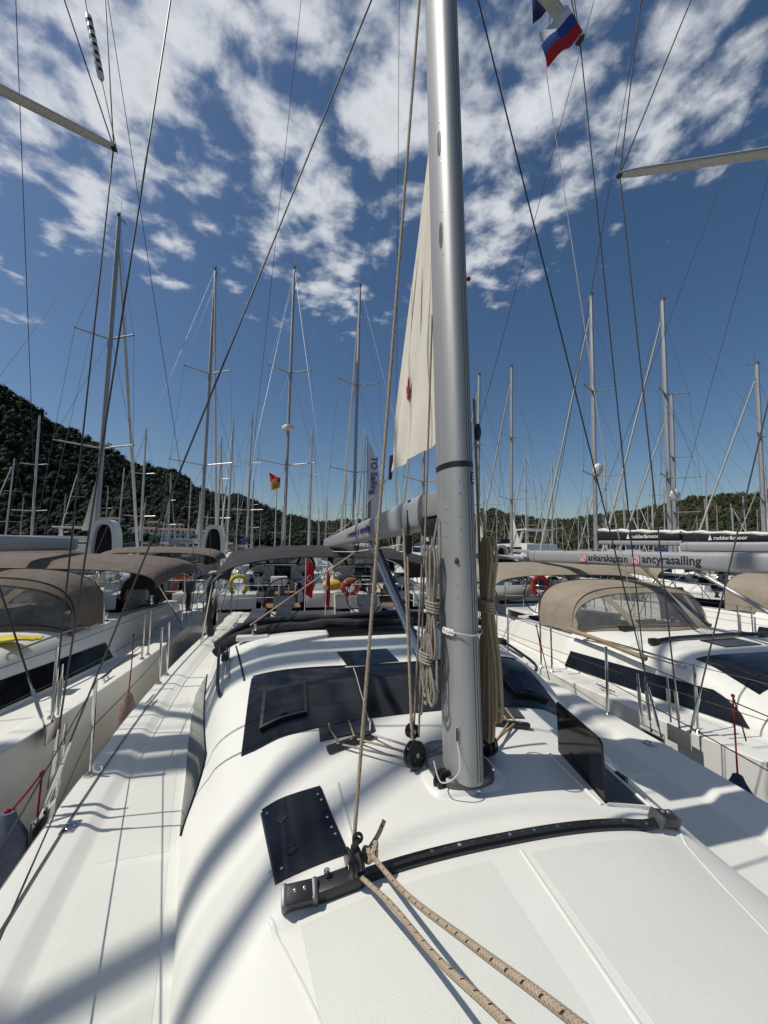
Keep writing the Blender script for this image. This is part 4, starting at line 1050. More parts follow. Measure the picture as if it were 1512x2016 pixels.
    # black jackline along the left and right rail ledges
    for sd_, lab in ((-1, 'black safety line lying along the left deck edge'), (1, 'black safety line lying along the right deck edge')):
        pts = [(sd_*(H0.b(y)-.115), y, H0.sh(y)+.012) for y in np.linspace(-4.4, 6, 40)]
        if sd_ < 0: tag(MB().tube(pts, .0045, 6).build('safety_line', 'wire_dark'), lab, 'rope')
    # ring shackle where the lifeline meets the deck
    tag(MB().torus((-2.04, 1.22, 1.36), (.3, 1, .3), .03, .006, 16, 6).build('ring_shackle', 'steel'), 'steel ring hooked at the nearest left stanchion foot', 'shackle')
mast_gear()
def fender(name, label, c, h, r, m, rope_top, lean=0., ropem='red_rope', rr=.006):
    t = T(name, label, 'fender', (c[0], c[1], c[2]))
    prof = [(.03, -h/2-.07), (.05, -h/2-.04), (r*.6, -h/2+.0), (r*.92, -h/2+.06), (r, -h/2+.14), (r, h/2-.14), (r*.92, h/2-.06), (r*.6, h/2), (.045, h/2+.04), (.03, h/2+.08)]
    MB().lathe((0, 0, 0), (lean, 0, 1), prof, 22).build('body', m, t)
    a = Vector((lean*h/2, 0, h/2+.06)); b = Vector(rope_top)-Vector(c)
    MB().tube([a, a.lerp(b, .5)+Vector((.004, .003, 0)), b], rr, 8).sphere(a+Vector((0, 0, .02)), rr*2.6, 8, 6).sphere(b, rr*2.4, 8, 6).build('lanyard', ropem, t)
    MB().tube(sag(b, b+Vector((.02, -.06, -.32)), -.01), rr*.9, 6).build('lanyard_tail', ropem, t)
fender('fender', 'blue-grey cloth covered fender hanging outside the left rail by the shrouds', (-2.28, .74, 1.04), .60, .105, 'fender_cloth', (-2.17, .84, 1.55), .05)
fender('fender', 'faded pink covered fender with red lanyard between our yacht and the left one', (-2.43, 2.9, .95), .46, .085, 'fender_pink', (-2.42, 2.9, 1.86))
fender('fender', 'dark fender low between our yacht and the right one on a red lanyard', (2.42, .40, .86), .5, .11, 'navy_cloth', (2.60, .52, 1.70))
fender('fender', 'dark fender amidships right, red lanyard looped over our lifeline', (2.34, 2.35, .80), .5, .11, 'navy_cloth', (2.19, 2.42, 1.88))
fender('fender', 'dark fender farthest aft on the right side, red lanyard by the gate', (2.40, 3.9, .80), .5, .11, 'navy_cloth', (2.2, 3.75, 1.85))

# ------------------------------------------------------------------ neighbouring yachts in our row
def ring_logo(parent, p, right, up, n, s):
    # camera-in-a-square badge: frame, lens ring, dot
    p, r, u, n = Vector(p), Vector(right), Vector(up), Vector(n)
    sq = [p+(r*q[0]+u*q[1])*s for q in [(a[0], a[1]) for a in oval_ring(0, 0, 0, .5, .5, 24, 5)]]
    b = MB().prism(sq, n*.003).build('badge', 'insta_pink', parent)
    fr = MB(); fr.tube([q+n*.004 for q in [p+(r*a[0]+u*a[1])*s for a in oval_ring(0, 0, 0, .36, .36, 24, 5)]], s*.045, 5, closed=True); fr.build('badge_print', 'ink_white', parent)
    MB().tube([p+(r*.19*cos(k*pi/10)+u*.19*sin(k*pi/10))*s+n*.004 for k in range(20)], s*.045, 5, closed=True).build('badge_print', 'ink_white', parent)
    MB().sphere(p+(r*.24+u*.24)*s+n*.004, s*.045, 6, 4).build('badge_print', 'ink_white', parent)
def neighbour(label, loc, H, fabric, vinyl, top, spreaders, boom, chain, bim, gel='gelcoat', rz=0., genoa=True, hood_y=1.95, brown=None, lean=0., detail=True, stan=((-1,), ()), zb=None, mm='alloy', fore_r=.075):
    t = T('sailing_yacht', label, 'yacht', loc, rz, 'yachts moored side by side in our row')
    hull_parts(t, H, gel); front_window(t, H)
    zb = H.roof(0, 0)+.02
    MB().loft([oval_ring(0, .02, z, a, b, 24, 4) for z, a, b in ((zb-.05, .2, .24), (zb, .18, .22))], closed=True, caps=True).build('mast_collar', 'alloy_dark', t)
    rg = rig(t, H, zb, top, .078, .138, spreaders, rake=.03, lean=lean, wr=.0072, wm='wire_dark', boom=boom, genoa=genoa, chain=chain, mm=mm, fore_r=fore_r)
    sprayhood(t, H, fabric, hood_y, vinyl=vinyl)
    bimini(t, H, fabric, *bim)
    c = [(-.30, 1.62), (.30, 1.62), (.30, 1.32), (-.30, 1.32)][::-1]; roof_patch(H, c, .014, .015).build('roof_hatch', 'acrylic', t)
    for sd_ in (-1, 1):
        c = [(-.95*H.kx, .155), (-.685*H.kx, .14), (-.615*H.kx, -.262), (-.875*H.kx, -.255)][::-1]
        if sd_ > 0: c = [(-x, y) for x, y in c][::-1]
        roof_patch(H, c, .012, .012).build('deck_hatch', 'acrylic', t)
        MB().tube(spline([H.on(sd_*x*H.kx, y, 0)+Vector((0, 0, h)) for x, y, h in [(1.28, 1.2, 0), (1.32, 1.26, .08), (1.45, 2.2, .09), (1.47, 2.5, .0)]], 5), .0125, 8).build('handrail', 'steel', t)
        stanchions(t, H, [-3.0, -1.2, .55, 2.4, 2.62, 4.4], sd_, .62, True, -4.8, 6.2)
        pedestal(t, sd_*.8, 6.1, H.sh(6)-.45); wheel(t, sd_*.8, 6.4, H.sh(6)+.48, .42, cover='canvas_brown' if brown else None)
    for sd_ in (-1, 1):
        for y in (3.2, 5.3):
            MB().lathe((sd_*1.35*H.kx, y, H.sh(y)+.36), (0, 0, 1), [(.06, 0), (.06, .04), (.042, .06), (.042, .12), (.06, .14), (.055, .17), (.02, .175)], 16).build('winch', 'steel', t)
        for y in (1.6, -3.4):
            p = Vector((sd_*(H.b(y)-.12), y, H.sh(y)+.004)); m = MB(); m.tube([p+Vector((0, -.05, 0)), p+Vector((0, -.05, .045))], .011, 6).tube([p+Vector((0, .05, 0)), p+Vector((0, .05, .045))], .011, 6).tube([p+Vector((0, -.14, .052)), p+Vector((0, 0, .045)), p+Vector((0, .14, .052))], [.007, .013, .007], 8); m.build('mooring_cleat', 'steel', t)
        a = H.on(sd_*.58*H.kx, .36, .02); b = H.on(sd_*.34*H.kx, .41, .02); MB().box((a+b)/2, (.26, .035, .03), (b-a).to_track_quat('X', 'Z').to_matrix(), .008).build('rope_organiser', 'black_plastic', t)
        MB().box(H.on(sd_*.78*H.kx, 2.35, .03), (.26, .16, .05), bev=.01).build('rope_clutch', 'black_plastic', t)
    MB().tube([H.on(x, .95, -.004) for x in np.linspace(-1.25*H.kx, 1.25*H.kx, 24)][:0] or [H.on(0, y, -.006) for y in np.linspace(-.4, -3, 14)], .012, 8).build('mould_seam', 'deck_nonskid', t)
    pushpit(t, H)
    return t, rg
HR = Shape(.90, -.14, .80)
yR, rgR = neighbour('white yacht moored right of ours with tan sprayhood and lettered silver boom', (4.68, .45, 0), HR, 'canvas_tan', 'clear_vinyl', 17.6, ((7.25, 1.82, .95), (12.2, 1.2, .5)), (2.71, 2.66, .30, 5.5, .09, .125), (1.98, .60), (4.2, 6.6, 2.52, 2.22, 2.0), hood_y=2.15)
def right_details():
    # traveller track ahead of the sprayhood
    H = HR
    m = MB(); m.tube([H.on(x, 1.70, .035) for x in np.linspace(-.95, .95, 20)], .026, 8); m.build('mainsheet_track', 'black_plastic', yR)
    for x in (-1.0, 1.0): MB().box(H.on(x*.96, 1.70, .04), (.12, .08, .08), bev=.02).build('track_end', 'black_plastic', yR)
    bo = rgR['boom']; n = Vector((-1, 0, 0))
    # boom lettering faces us
    for y, txt, s in ((3.72, 'ankarakaptan', .15), (2.60, 'ancyrasailing', .165)):
        x = -.0915; z = 2.71-.05*(y-.3)/5.2
        ring_logo(bo, (x, y+.11, z-.005), (0, -1, 0), (0, 0, 1), (-1, 0, 0), .16)
        lettering(txt, s*1.08, (x-.001, y, z-.045), (0, -1, 0), (0, 0, 1), 'ink', bo, bold=.003)
    tag(MB().tube([(3.30, 1.9, 1.56), (3.26, 2.5, 1.62), (3.22, 3.1, 1.66)], .03, 10).build('boat_hook', 'wood_pole'), 'wooden boat hook lying along the right yacht coachroof', 'pole')
    # mainsheet between boom and track
    for k in range(4):
        a = H.on(-.08+.05*k, 1.70, .05)+Vector((4.68, .45, 0)); b = Vector((4.68-.03+.02*k, 1.05+2.0+.06*k, 2.60))
        tag(MB().tube([a, b], .0065, 6).build('mainsheet', 'rope_grey'), 'grey mainsheet part below the lettered silver boom', 'rope', 'mainsheet parts of the right yacht')
right_details()
HL = Shape(.96, -.02, .86)
yL, rgL = neighbour('white yacht moored left of ours with brown canvas sprayhood and bimini', (-4.78, 1.75, 0), HL, 'canvas_brown', 'clear_vinyl_dark', 18.2, ((7.2, 1.86, .86), (12.5, 1.3, .6)), (2.82, 2.80, .30, 5.0, .085, .12), (2.04, .38), (3.4, 6.6, 2.62, 2.28, 2.05), gel='gelcoat', hood_y=1.55, brown=True, genoa=False)
def left_details():
    bo = rgL['boom']
    lettering('ancyrasailing', .13, (.0865, 2.1, 2.775), (0, 1, 0), (0, 0, 1), 'ink', bo, bold=.003)
    for k in range(4):
        tag(MB().tube([HL.on(.25+.06*k, -.2-.1*k, .03)+Vector((-4.78, 1.75, 0)), HL.on(.35+.07*k, 1.3, .03)+Vector((-4.78, 1.75, 0))], .007, 6).build('control_line', 'wire_dark'), 'dark control line led aft over the left yacht coachroof', 'rope', 'control lines on the left yacht')
    t = T('towel', 'crumpled yellow cloth on the left yacht coachroof before the sprayhood', 'cloth', (-3.75, 3.15, HL.roof(1.0, 1.4)+.02))
    m = MB(); m.slab(lambda u, v: Vector((-.35+.7*u, -.10+.20*v, .012+.014*sin(u*9+v*3)+.008*sin(v*11+u*4))), 16, 6, (0, 0, .02)); m.build('cloth', 'yellow', t)
    t = T('radar_reflector', 'tube radar reflector with black and clear bands on the left yacht stay', 'reflector', (-3.2, 2.99, 8.35))
    ax = Vector((-.17, -.02, .72)).normalized()
    MB().lathe((0, 0, 0), ax, [(.02, -.03), (.035, 0), (.035, .74), (.02, .77)], 12).build('tube', 'gelcoat_old', t)
    for k in range(7): MB().lathe(ax*(.05+.1*k), ax, [(.0365, 0), (.0365, .045)], 12).build('band', 'black_plastic', t)
    tag(MB().tube([Vector((-3.2, 2.99, 8.35))+ax*.77, Vector((-3.2, 2.99, 8.35))+ax*3], .006, 6).build('flag_halyard', 'wire_dark'), 'thin halyard above the banded radar reflector', 'rope')
    tag(MB().tube([Vector((-3.2, 2.99, 8.35)), Vector((-2.93, 2.9, 7.35))], .006, 6).build('reflector_lanyard', 'wire_dark'), 'short lanyard from radar reflector to left spreader tip', 'rope')
left_details()
HR2 = Shape(.95, -.08, .85)
yR2, rgR2 = neighbour('second white yacht to the right with tan sprayhood behind the first', (9.5, 1.0, 0), HR2, 'canvas_tan', 'clear_vinyl', 17.8, ((7.3, 1.6, .6), (12.2, 1.2, .5)), (2.95, 2.92, .30, 5.2, .08, .12), (2.0, .45), (4.4, 6.6, 2.65, 2.3, 2.0), genoa=True)
yL2, rgL2 = neighbour('unseen second white yacht to the left, placed to cast rigging shadows', (-9.5, 1.5, 0), HL, 'canvas_brown', 'clear_vinyl_dark', 18.0, ((7.3, 1.7, .7), (12.3, 1.2, .5)), (2.85, 2.83, .30, 5.0, .08, .12), (2.0, .45), (4.0, 6.6, 2.62, 2.28, 2.0), fore_r=.13)  # out of view; placed, with a thickened genoa, to band our deck with shadow

def shadow_casting_sail():  # extra furled sail on the unseen yacht, added to shadow our foredeck
    a = Vector((0, -6.0, 1.9)); b = Vector((0, .2, 17.4))
    MB().tube([a.lerp(b, k/12) for k in range(13)], [.04]+[.11-.05*k/12 for k in range(1, 13)], 10).build('shadow_caster_headsail', 'furled_sail', yL2)
    MB().box((0, -5.75, 1.5), (.16, .8, .10), bev=.02).build('added_bowsprit', 'alloy_dark', yL2)
shadow_casting_sail()

# ------------------------------------------------------------------ the opposite row: sterns towards us
def visitor(label, H, fabric, top, bag=None, word=None, mm='alloy', boom_z=2.95):
    t = T('sailing_yacht', label, 'yacht', (0, 0, 0), pi, 'yachts moored stern-to across the pontoon')
    hull_parts(t, H, 'gelcoat', 'gelcoat'); 
    zb = H.roof(0, 0)
    rg = rig(t, H, zb, top, .085, .14, ((zb+(top-zb)*.33, 1.45, .75), (zb+(top-zb)*.64, 1.1, .55)), rake=.018, lean=random.uniform(-.006, .006), wr=.0070, boom=(boom_z, boom_z-.06, .3, 5.0, .085, .12), chain=(2.0, .6), mm=mm, fore_r=.08)
    sprayhood(t, H, fabric, 1.95, vinyl='clear_vinyl_dark'); bimini(t, H, fabric, 4.4, 6.9, 2.70, 2.32, 2.0)
    pushpit(t, H)
    for sd_ in (-1, 1): pedestal(t, sd_*.85, 6.0, H.sh(6)-.45); wheel(t, sd_*.85, 6.35, H.sh(6)+.46, .45); stanchions(t, H, [-3, -1, 1, 2.9, 4.6], sd_, .62, True)
    MB().box((0, 4.6, H.sh(4)+.12), (.6, 1.2, .05), bev=.02).box((0, 4.6, H.sh(4)-.15), (.2, .8, .5)).build('cockpit_table', 'gelcoat', t)
    if bag:
        rings = []
        for k in range(13):
            v = k/12; y = .25+4.7*v; hgt = .62*(1-.40*v)*(1+.06*sin(k*2.1)); z = boom_z+.06
            rings.append([(.11*cos(a), y, z+hgt*.5+hgt*.52*sin(a)) for a in np.linspace(0, 2*pi, 14)[:-1]])
        b = MB().loft(rings, closed=True, caps=True).build('sail_cover', bag, t)
        top_ = MB().tube([(0, .25+4.7*k/12, boom_z+.06+.62*(1-.40*k/12)*(1+.06*sin(k*2.1))+.0) for k in range(13)], [.09+.02*sin(k*1.9) for k in range(13)], 8).build('cover_flap', 'canvas_white', t)
        if word:
            lettering(word, .27, (.125, 2.45, boom_z+.20), (0, 1, 0), (0, 0, 1), 'ink_white', b, bold=.004)
            # small sail mark in front of the word
            MB().prism([(.122, 2.18, boom_z+.18), (.122, 2.37, boom_z+.18), (.122, 2.29, boom_z+.46)], (.004, 0, 0)).build('sail_mark', 'ink_white', b)
    else:
        # clew of the rolled mainsail
        a = Vector((0, .25, boom_z+.35)); 
        MB().slab(lambda u, v: (a+Vector((.01*sin(u*7), .95*u*(1-v), .02*sin(u*5)+2.4*v))), 6, 10, (.004, 0, 0)).build('mainsail_clew', 'furled_sail', t)
    return t
HV = Shape(.97, .0, .9)
vis = visitor('white yacht stern-to straight behind our bimini with turkish flag on its rail', HV, 'canvas_grey', 18.0)
vis.location = (-.9, 19.15, 0)
vtan = visitor('white yacht stern-to on the far left behind the brown bimini, tallest left mast', HV, 'canvas_brown', 17.5)
vtan.location = (-8.7, 17.2, 0)
def hardtop(t):
    out = arc_pts(0, .52, 1.9, 3.75, 18, 3.2); inn = arc_pts(0, .36, 1.9, 3.55, 18, 3.2); o = Vector((-.85, .9, 0))
    loop = [p+o for p in out]+[p+o for p in inn[::-1]]
    n = len(out); m = MB()
    for y in (0, .6): m.v.extend(tuple(p+Vector((0, y, 0))) for p in loop)
    N_ = len(loop)
    for k in range(n-1):
        a, b, c, d = k, k+1, N_-2-k, N_-1-k
        m.f += [(a, b, c, d), (N_+d, N_+c, N_+b, N_+a), (a, N_+a, N_+b, b), (d, c, N_+c, N_+d)]
    m.build('hardtop_arch', 'gelcoat', t)
    MB().prism([p+o+Vector((0, .3, 0)) for p in inn], (0, .02, 0)).build('arch_shade_sheet', 'canvas_black', t)  # black sheet added as the shade inside the open arch
hardtop(vtan)
vbag = visitor('yacht with black lettered sail cover, left one of two on the right', HV, 'canvas_tan', 18.0, 'canvas_black', 'rudder&moor', boom_z=3.2)
vbag.location = (16.5, 16.6, 0)
def put(src, loc, label, sz=1., rz=pi):
    c = copy_tree(src); c.location = loc; c.rotation_euler = (0, 0, rz); c['label'] = label; c.scale = (1, 1, sz); return c
put(vtan, (-5.05, 19.7, 0), 'white yacht stern-to left of centre, second tall mast from the left hill', 17.5/17.5)
put(vis, (2.75, 18.9, 0), 'white yacht stern-to behind our boom with orange lifebuoy on its rail', .97)
put(vis, (7.0, 19.6, 0), 'white yacht stern-to almost hidden behind our mast', .95)
put(vtan, (11.0, 20.4, 0), 'low-masted yacht with brown canopy just right of our mast', .80)
put(vis, (14.8, 22.5, 0), 'yacht with a single slim mast standing alone right of our mast', .89)
put(vbag, (21.0, 15.8, 0), 'yacht with black lettered sail cover, right one of two', 1.0)
put(vtan, (30.8, 17.1, 0), 'yacht at the far right edge with tan canopy across the water', .91)
put(vis, (26.0, 19.5, 0), 'white yacht between the black sail covers and the right edge', .78)
def radar():
    m = MB().lathe((0, .42, 9.0), (0, 0, 1), [(.12, -.13), (.30, -.10), (.32, 0), (.28, .09), (.08, .13)], 20); m.build('radar_dome', 'gelcoat', vis)
    MB().box((0, .2, 8.86), (.12, .4, .04)).build('radar_bracket', 'alloy', vis)
radar()

def pontoon():
    t = T('pontoon', 'grey wooden walkway pontoon between the two rows of yachts', 'pontoon', (8, 9.55, 0))
    MB().box((0, 0, .22), (64, 1.9, .34)).build('float', 'gelcoat_old', t, smooth=False)
    me = MB().box((0, 0, 0), (.205, 2.0, .04), bev=.006).mesh('plank', 'pontoon')
    for k in range(290): link('plank', me, t, (-31+k*.2145, 0, .415))
pontoon()

# ------------------------------------------------------------------ distant fleet
def simple_yacht():
    t = T('distant_yacht', 'distant white yacht with bare mast in the crowded far berths', 'yacht', (0, 0, 0), 0, 'distant moored yachts')
    m = MB(); rings = []
    for y in np.linspace(-5.6, YS, 14):
        b, s = smooth_tab(BEAM, y)*.9, lerp_tab(SHEER, y); rings.append([(-b, y, s), (-b*.96, y, .2), (-b*.6, y, -.2), (b*.6, y, -.2), (b*.96, y, .2), (b, y, s)])
    m.loft(rings); m.f.append(tuple(range(len(m.v)-6, len(m.v)))); m.loft([[(-smooth_tab(BEAM, y)*.9, y, lerp_tab(SHEER, y)), (smooth_tab(BEAM, y)*.9, y, lerp_tab(SHEER, y))][::-1] for y in np.linspace(-5.6, YS, 14)])
    m.build('hull', 'gelcoat', t)
    MB().loft([[(-w*.9, y, 1.25), (-w*.8, y, 1.25+h), (w*.8, y, 1.25+h), (w*.9, y, 1.25)] for y, w, h in ((-2.4, .5, .05), (0, 1.1, .42), (1, 1.3, .6), (2.7, 1.4, .6))], caps=True).build('coachroof', 'gelcoat', t)
    m = MB(); rows = [arc_pts(y, 1.7, 2.3, 2.65, 10, 3) for y in (4.2, 5.4, 6.6)]; m.slab(lambda u, v: rows[round(v*2)][round(u*10)], 10, 2, (0, 0, .03)); m.build('bimini_canopy', 'canvas_tan_dark', t)
    mast = MB().tube([(0, 0, 1.6), (0, .15, 9), (0, .3, 17)], [.11, .11, .09], 8).build('mast', 'alloy_white', t)
    for z, hl in ((6.6, 1.4), (11.6, 1.1)):
        for sd_ in (-1, 1): MB().tube([(0, z*.018, z), (sd_*hl, .6, z+.06)], .035, 5).build('spreader', 'alloy_white', mast)
    MB().tube([(0, .2, 2.9), (0, 4.9, 2.85)], .13, 8).build('boom', 'alloy_white', t)
    MB().tube([(0, -5.2, 1.7), (0, -.1, 15.5)], [.09, .06], 6).build('furled_genoa', 'furled_sail', t)
    for sd_ in (-1, 1):
        MB().tube([(sd_*1.9, .6, 1.3), (sd_*1.4, .7, 6.66), (sd_*1.1, .7, 11.66), (0, .3, 16.5)], .010, 4).build('shroud', 'wire', t)
    MB().tube([(0, 7.6, 1.3), (0, .35, 16.9)], .010, 4).build('backstay', 'wire', t)
    return t
sy = simple_yacht(); sy.location = (-7, 44, 0)
sy2 = copy_tree(sy); sy2.location = (30, 61, 0)
for o in list(sy2.children):
    if o.name.startswith('furled_genoa'): bpy.data.objects.remove(o)
MB().loft([[(.16*cos(a), y, 3.05+hh*.5+hh*.5*sin(a)) for a in np.linspace(0, 2*pi, 9)[:-1]] for y, hh in ((.2, .75), (1.5, .6), (3.2, .5), (4.8, .35))], closed=True, caps=True).build('sail_cover', 'flag_navy', sy2)
rs_ = random.Random(21)
ROWS = ('nearest', 'second', 'third', 'farthest')
for o, r in ((sy, 0), (sy2, 1)): o['label'] = 'distant white yacht with bare mast in the %s far row of berths%s' % (ROWS[r], ', blue sail cover' if o is sy2 else '')
for k in range(96):
    row = k % 4; Y = (40, 58, 82, 115)[row]; x = -40+(k//4)*(6.2 if row < 2 else 8.0)+rs_.uniform(-2., 2.)
    if row >= 2: x -= 8
    src = sy2 if rs_.random() < .35 else sy
    c = copy_tree(src); c.location = (x, Y+rs_.uniform(-2, 2), 0); c.rotation_euler = (0, rs_.uniform(-.012, .012), (0 if row % 2 else pi)+rs_.uniform(-.05, .05)); q = rs_.uniform(.62, .98); c.scale = (q+.1, q+.1, q)
    c['label'] = 'distant white yacht with bare mast in the %s far row of berths%s' % (ROWS[row], ', blue sail cover' if src is sy2 else '')
def motor_yacht(loc, rz, s, label):
    t = T('motor_yacht', label, 'motor yacht', loc, rz, 'motor yachts in the far berths'); t.scale = (s, s, s)
    MB().loft([[(-b, y, z1), (-b*.92, y, .1), (b*.92, y, .1), (b, y, z1)] for y, b, z1 in ((-6.5, .1, 2.1), (-5, 1.2, 1.9), (-2, 2.0, 1.7), (6, 2.1, 1.5))], caps=True).build('hull', 'gelcoat', t)
    MB().loft([[(-b, y, 1.5), (-b*.9, y, z1), (b*.9, y, z1), (b, y, 1.5)] for y, b, z1 in ((-3.4, 1.2, 1.7), (-1.6, 1.6, 2.9), (3.5, 1.7, 3.0), (4.2, 1.7, 2.9))], caps=True).build('deckhouse', 'gelcoat', t)
    MB().loft([[(-b, y, 2.05), (-b*.985, y, 2.65), (b*.985, y, 2.65), (b, y, 2.05)] for y, b in ((-2.35, 1.45), (-1.6, 1.62), (3.4, 1.70))]).build('window_band', 'acrylic', t)
    m = MB()
    for x in (-1.3, 1.3): m.tube([(x, 2.6, 2.9), (x, 3.3, 4.2)], .12, 8)
    m.box((0, 3.1, 4.25), (3.0, 1.9, .12), bev=.05); m.build('hardtop_arch', 'gelcoat', t)
    MB().box((0, -.4, 3.2), (2.6, .12, .5), Matrix.Rotation(.5, 3, 'X'), .03).build('flybridge_screen', 'acrylic', t)
for a in (((-22, 30, 0), pi+.1, 1.0, 'white motor yacht with hardtop arch left of the second mast'), ((-15, 33, 0), pi, .9, 'white motor yacht behind the left canopies'), ((24, 36, 0), pi, 1.1, 'white motor yacht with dark window band behind the right yachts'), ((8, 48, 0), pi-.1, 1.0, 'white motor yacht far behind our mast')): motor_yacht(*a)

# ------------------------------------------------------------------ flags, lifebuoys, loose gear
def cloth_flag(name, label, P00, P10, P01, P11, stripes, wav=.04, n=18, seed=0, axis=None):
    # corners: hoist top, fly top, hoist bottom, fly bottom; stripes: list of (v0, v1, material) from the top
    t = T(name, label, 'flag', tuple(P00)); O = Vector(P00); A, B, C, D = (Vector(p)-O for p in (P00, P10, P01, P11))
    nrm = (B-A).cross(C-A).normalized()
    def fn(u, v): 
        return A.lerp(B, u).lerp(C.lerp(D, u), v)+nrm*wav*(sin(u*7+v*2.2+seed)*.6+sin(u*3.1-v*4+seed*2)*.5)*min(1, u*3+.15)
    for v0, v1, m in stripes:
        MB().slab(lambda u, v: fn(u, v0+(v1-v0)*v), n, max(2, int(10*(v1-v0))), nrm*.003).build('cloth', m, t)
    return t, fn, nrm
def flags():
    # our right spreader: tricolour and blue charter flag
    cloth_flag('courtesy_flag', 'white blue red tricolour flag flying under our right spreader', (1.30, .60, 7.52), (1.02, .62, 7.16), (1.42, .56, 7.26), (1.12, .64, 6.90), [(0, .34, 'flag_white'), (.34, .67, 'flag_blue'), (.67, 1, 'flag_red')], .035, 16, 1)
    t, fn, nr = cloth_flag('charter_flag', 'dark blue charter flag with white letters above the tricolour', (.98, .64, 7.74), (1.26, .58, 7.86), (1.0, .66, 7.30), (1.22, .60, 7.56), [(0, 1, 'flag_navy')], .03, 14, 3)
    lettering('Ankara', .10, (-.0, -.03, -.28), (.28, -.05, .14), (0, 0, 1), 'ink_white', t)
    tag(MB().tube([(1.18, .58, 8.0), (1.12, .66, 6.9), (1.75, .80, 3.4), (2.05, .82, 1.95)], .0035, 6).build('flag_halyard', 'rope_white'), 'thin flag halyard from tricolour flag down to right shrouds', 'rope')
    # turkish flags on the sterns across the pontoon
    for loc, lab in (((-.22, 10.2, 2.45), 'red crescent flag hanging in the middle between the helms across'), ((.42, 10.3, 2.15), 'small furled red crescent flag right of the larger one')):
        w = .26 if loc[0] < 0 else .13
        t, fn, nr = cloth_flag('ensign', lab, loc, (loc[0]+w, loc[1]+.05, loc[2]-.25), (loc[0]-.05, loc[1], loc[2]-1.05), (loc[0]+w*.8, loc[1]+.05, loc[2]-1.25), [(0, 1, 'flag_red')], .05, 14, 2)
        MB().tube([(0, 0, -1.6), (0, 0, .25)], .014, 6).build('staff', 'flag_white', t)
        c = Vector((w*.42, -.09, -.62)); R0 = w*.30
        outer = [c+Vector((R0*cos(a), 0, R0*1.25*sin(a))) for a in np.linspace(R(40), R(320), 22)]; inner = [c+Vector((R0*.28+R0*.8*cos(a), 0, R0*1.25*.8*sin(a))) for a in np.linspace(R(318), R(42), 20)]
        MB().prism(outer+inner, (0, .003, 0)).build('crescent', 'flag_white', t)
        st = [c+Vector((R0*.75+(R0*.38 if k % 2 == 0 else R0*.15)*cos(k*pi/5+pi), 0, (R0*.38 if k % 2 == 0 else R0*.15)*sin(k*pi/5+pi))) for k in range(10)]
        MB().prism(st, (0, .003, 0)).build('star', 'flag_white', t)
    t, fn, nr = cloth_flag('club_flag', 'red and yellow pennant with round crest on a mast rope left of centre', (-1.18, 17.6, 6.10), (-1.72, 17.7, 6.36), (-1.16, 17.6, 5.66), (-1.58, 17.7, 5.46), [(0, .5, 'flag_red'), (.5, 1, 'flag_yellow')], .07, 14, 1)
    MB().lathe((-.26, -.12, -.20), (0, -1, 0), [(.10, 0), (.10, .02), (.07, .025)], 18).build('crest', 'flag_white', t); MB().lathe((-.26, -.145, -.20), (0, -1, 0), [(.065, 0), (.065, .01)], 16).build('crest_print', 'flag_yellow', t)
    # feather banner
    t = T('feather_banner', 'tall white and lilac feather banner with dark letters behind our boom', 'banner', (2.25, 11.7, 3.2))
    prof = [(0, 3.55, .0), (.10, 3.2, .16), (.12, 2.6, .36), (.06, 1.9, .46), (.10, 1.2, .40), (.08, .6, .34), (.10, 0, .26)]
    m = MB(); rows = [[Vector((-.28+x0*1.05-(z-0)*.012, .02*sin(z*3+k), z)) for k, x0 in enumerate(np.linspace(a*.3, a*.3+w, 5))] for a, z, w in prof]
    m.slab(lambda u, v: rows[round(v*6)][round(u*4)], 4, 6, (0, .004, 0)); m.build('cloth', 'flag_lilac', t)
    MB().tube([(-.30, 0, -1.6), (-.30, 0, 2.6), (-.31, 0, 3.6)], .014, 6).build('pole', 'wire_dark', t)
    lettering('TO Sailing', .34, (-.16, -.035, 2.9), (0, 0, -1), (1, 0, 0), 'ink_blue', t, bold=.004)
    cover = MB().slab(lambda u, v: (-.25+.10*u, -.03, .2+1.1*v), 2, 4, (0, .004, 0)); cover.build('pink_panel', 'fender_pink', t)
    # blue-red plastic strip flag on the right stern of our row etc: white bags on spreaders
    for loc, lab in (((16.35, 16.1, 7.35), 'white bag hanging under the spreader of the left black-covered yacht'), ((20.9, 15.3, 6.0), 'white bag hanging under the spreader of the right black-covered yacht')):
        m = MB().sphere((0, 0, 0), .28, 10, 7, (1, .8, 1.25)); 
        for i, v in enumerate(m.v): m.v[i] = (v[0]*(1+.2*sin(i*1.7)), v[1], v[2]*(1+.15*sin(i*2.9)))
        o = m.build('white_bag', 'canvas_white'); o.location = loc; tag(o, lab, 'bag')
flags()
def lifebuoy(loc, label, rx=pi/2, rz=0., R_=.30, m='orange', horseshoe=False):
    t = T('lifebuoy', label, 'lifebuoy', loc, rz)
    ax = (0, 1, .12)
    if horseshoe:
        MB().tube([(.24*sin(a), 0, .28*cos(a)) for a in np.linspace(-2.6, 2.6, 24)], .06, 10).build('ring', m, t)
    else:
        MB().torus((0, 0, 0), ax, R_*.76, R_*.24, 30, 12).build('ring', m, t)
        for k in range(4):
            a = pi/4+k*pi/2; p = Vector((cos(a), -.12*sin(a), sin(a)))*R_*.76; MB().torus(p, Vector((-sin(a), 0, cos(a))), R_*.245, .012, 14, 6).build('band', 'canvas_white', t)
        MB().torus((0, -.03, 0), ax, R_*1.04, .012, 30, 6).build('grab_line', 'rope_white', t)
lifebuoy((-4.25, 13.0, 1.05+.35), 'orange lifebuoy on a stern rail left of our bimini', R_=.36)
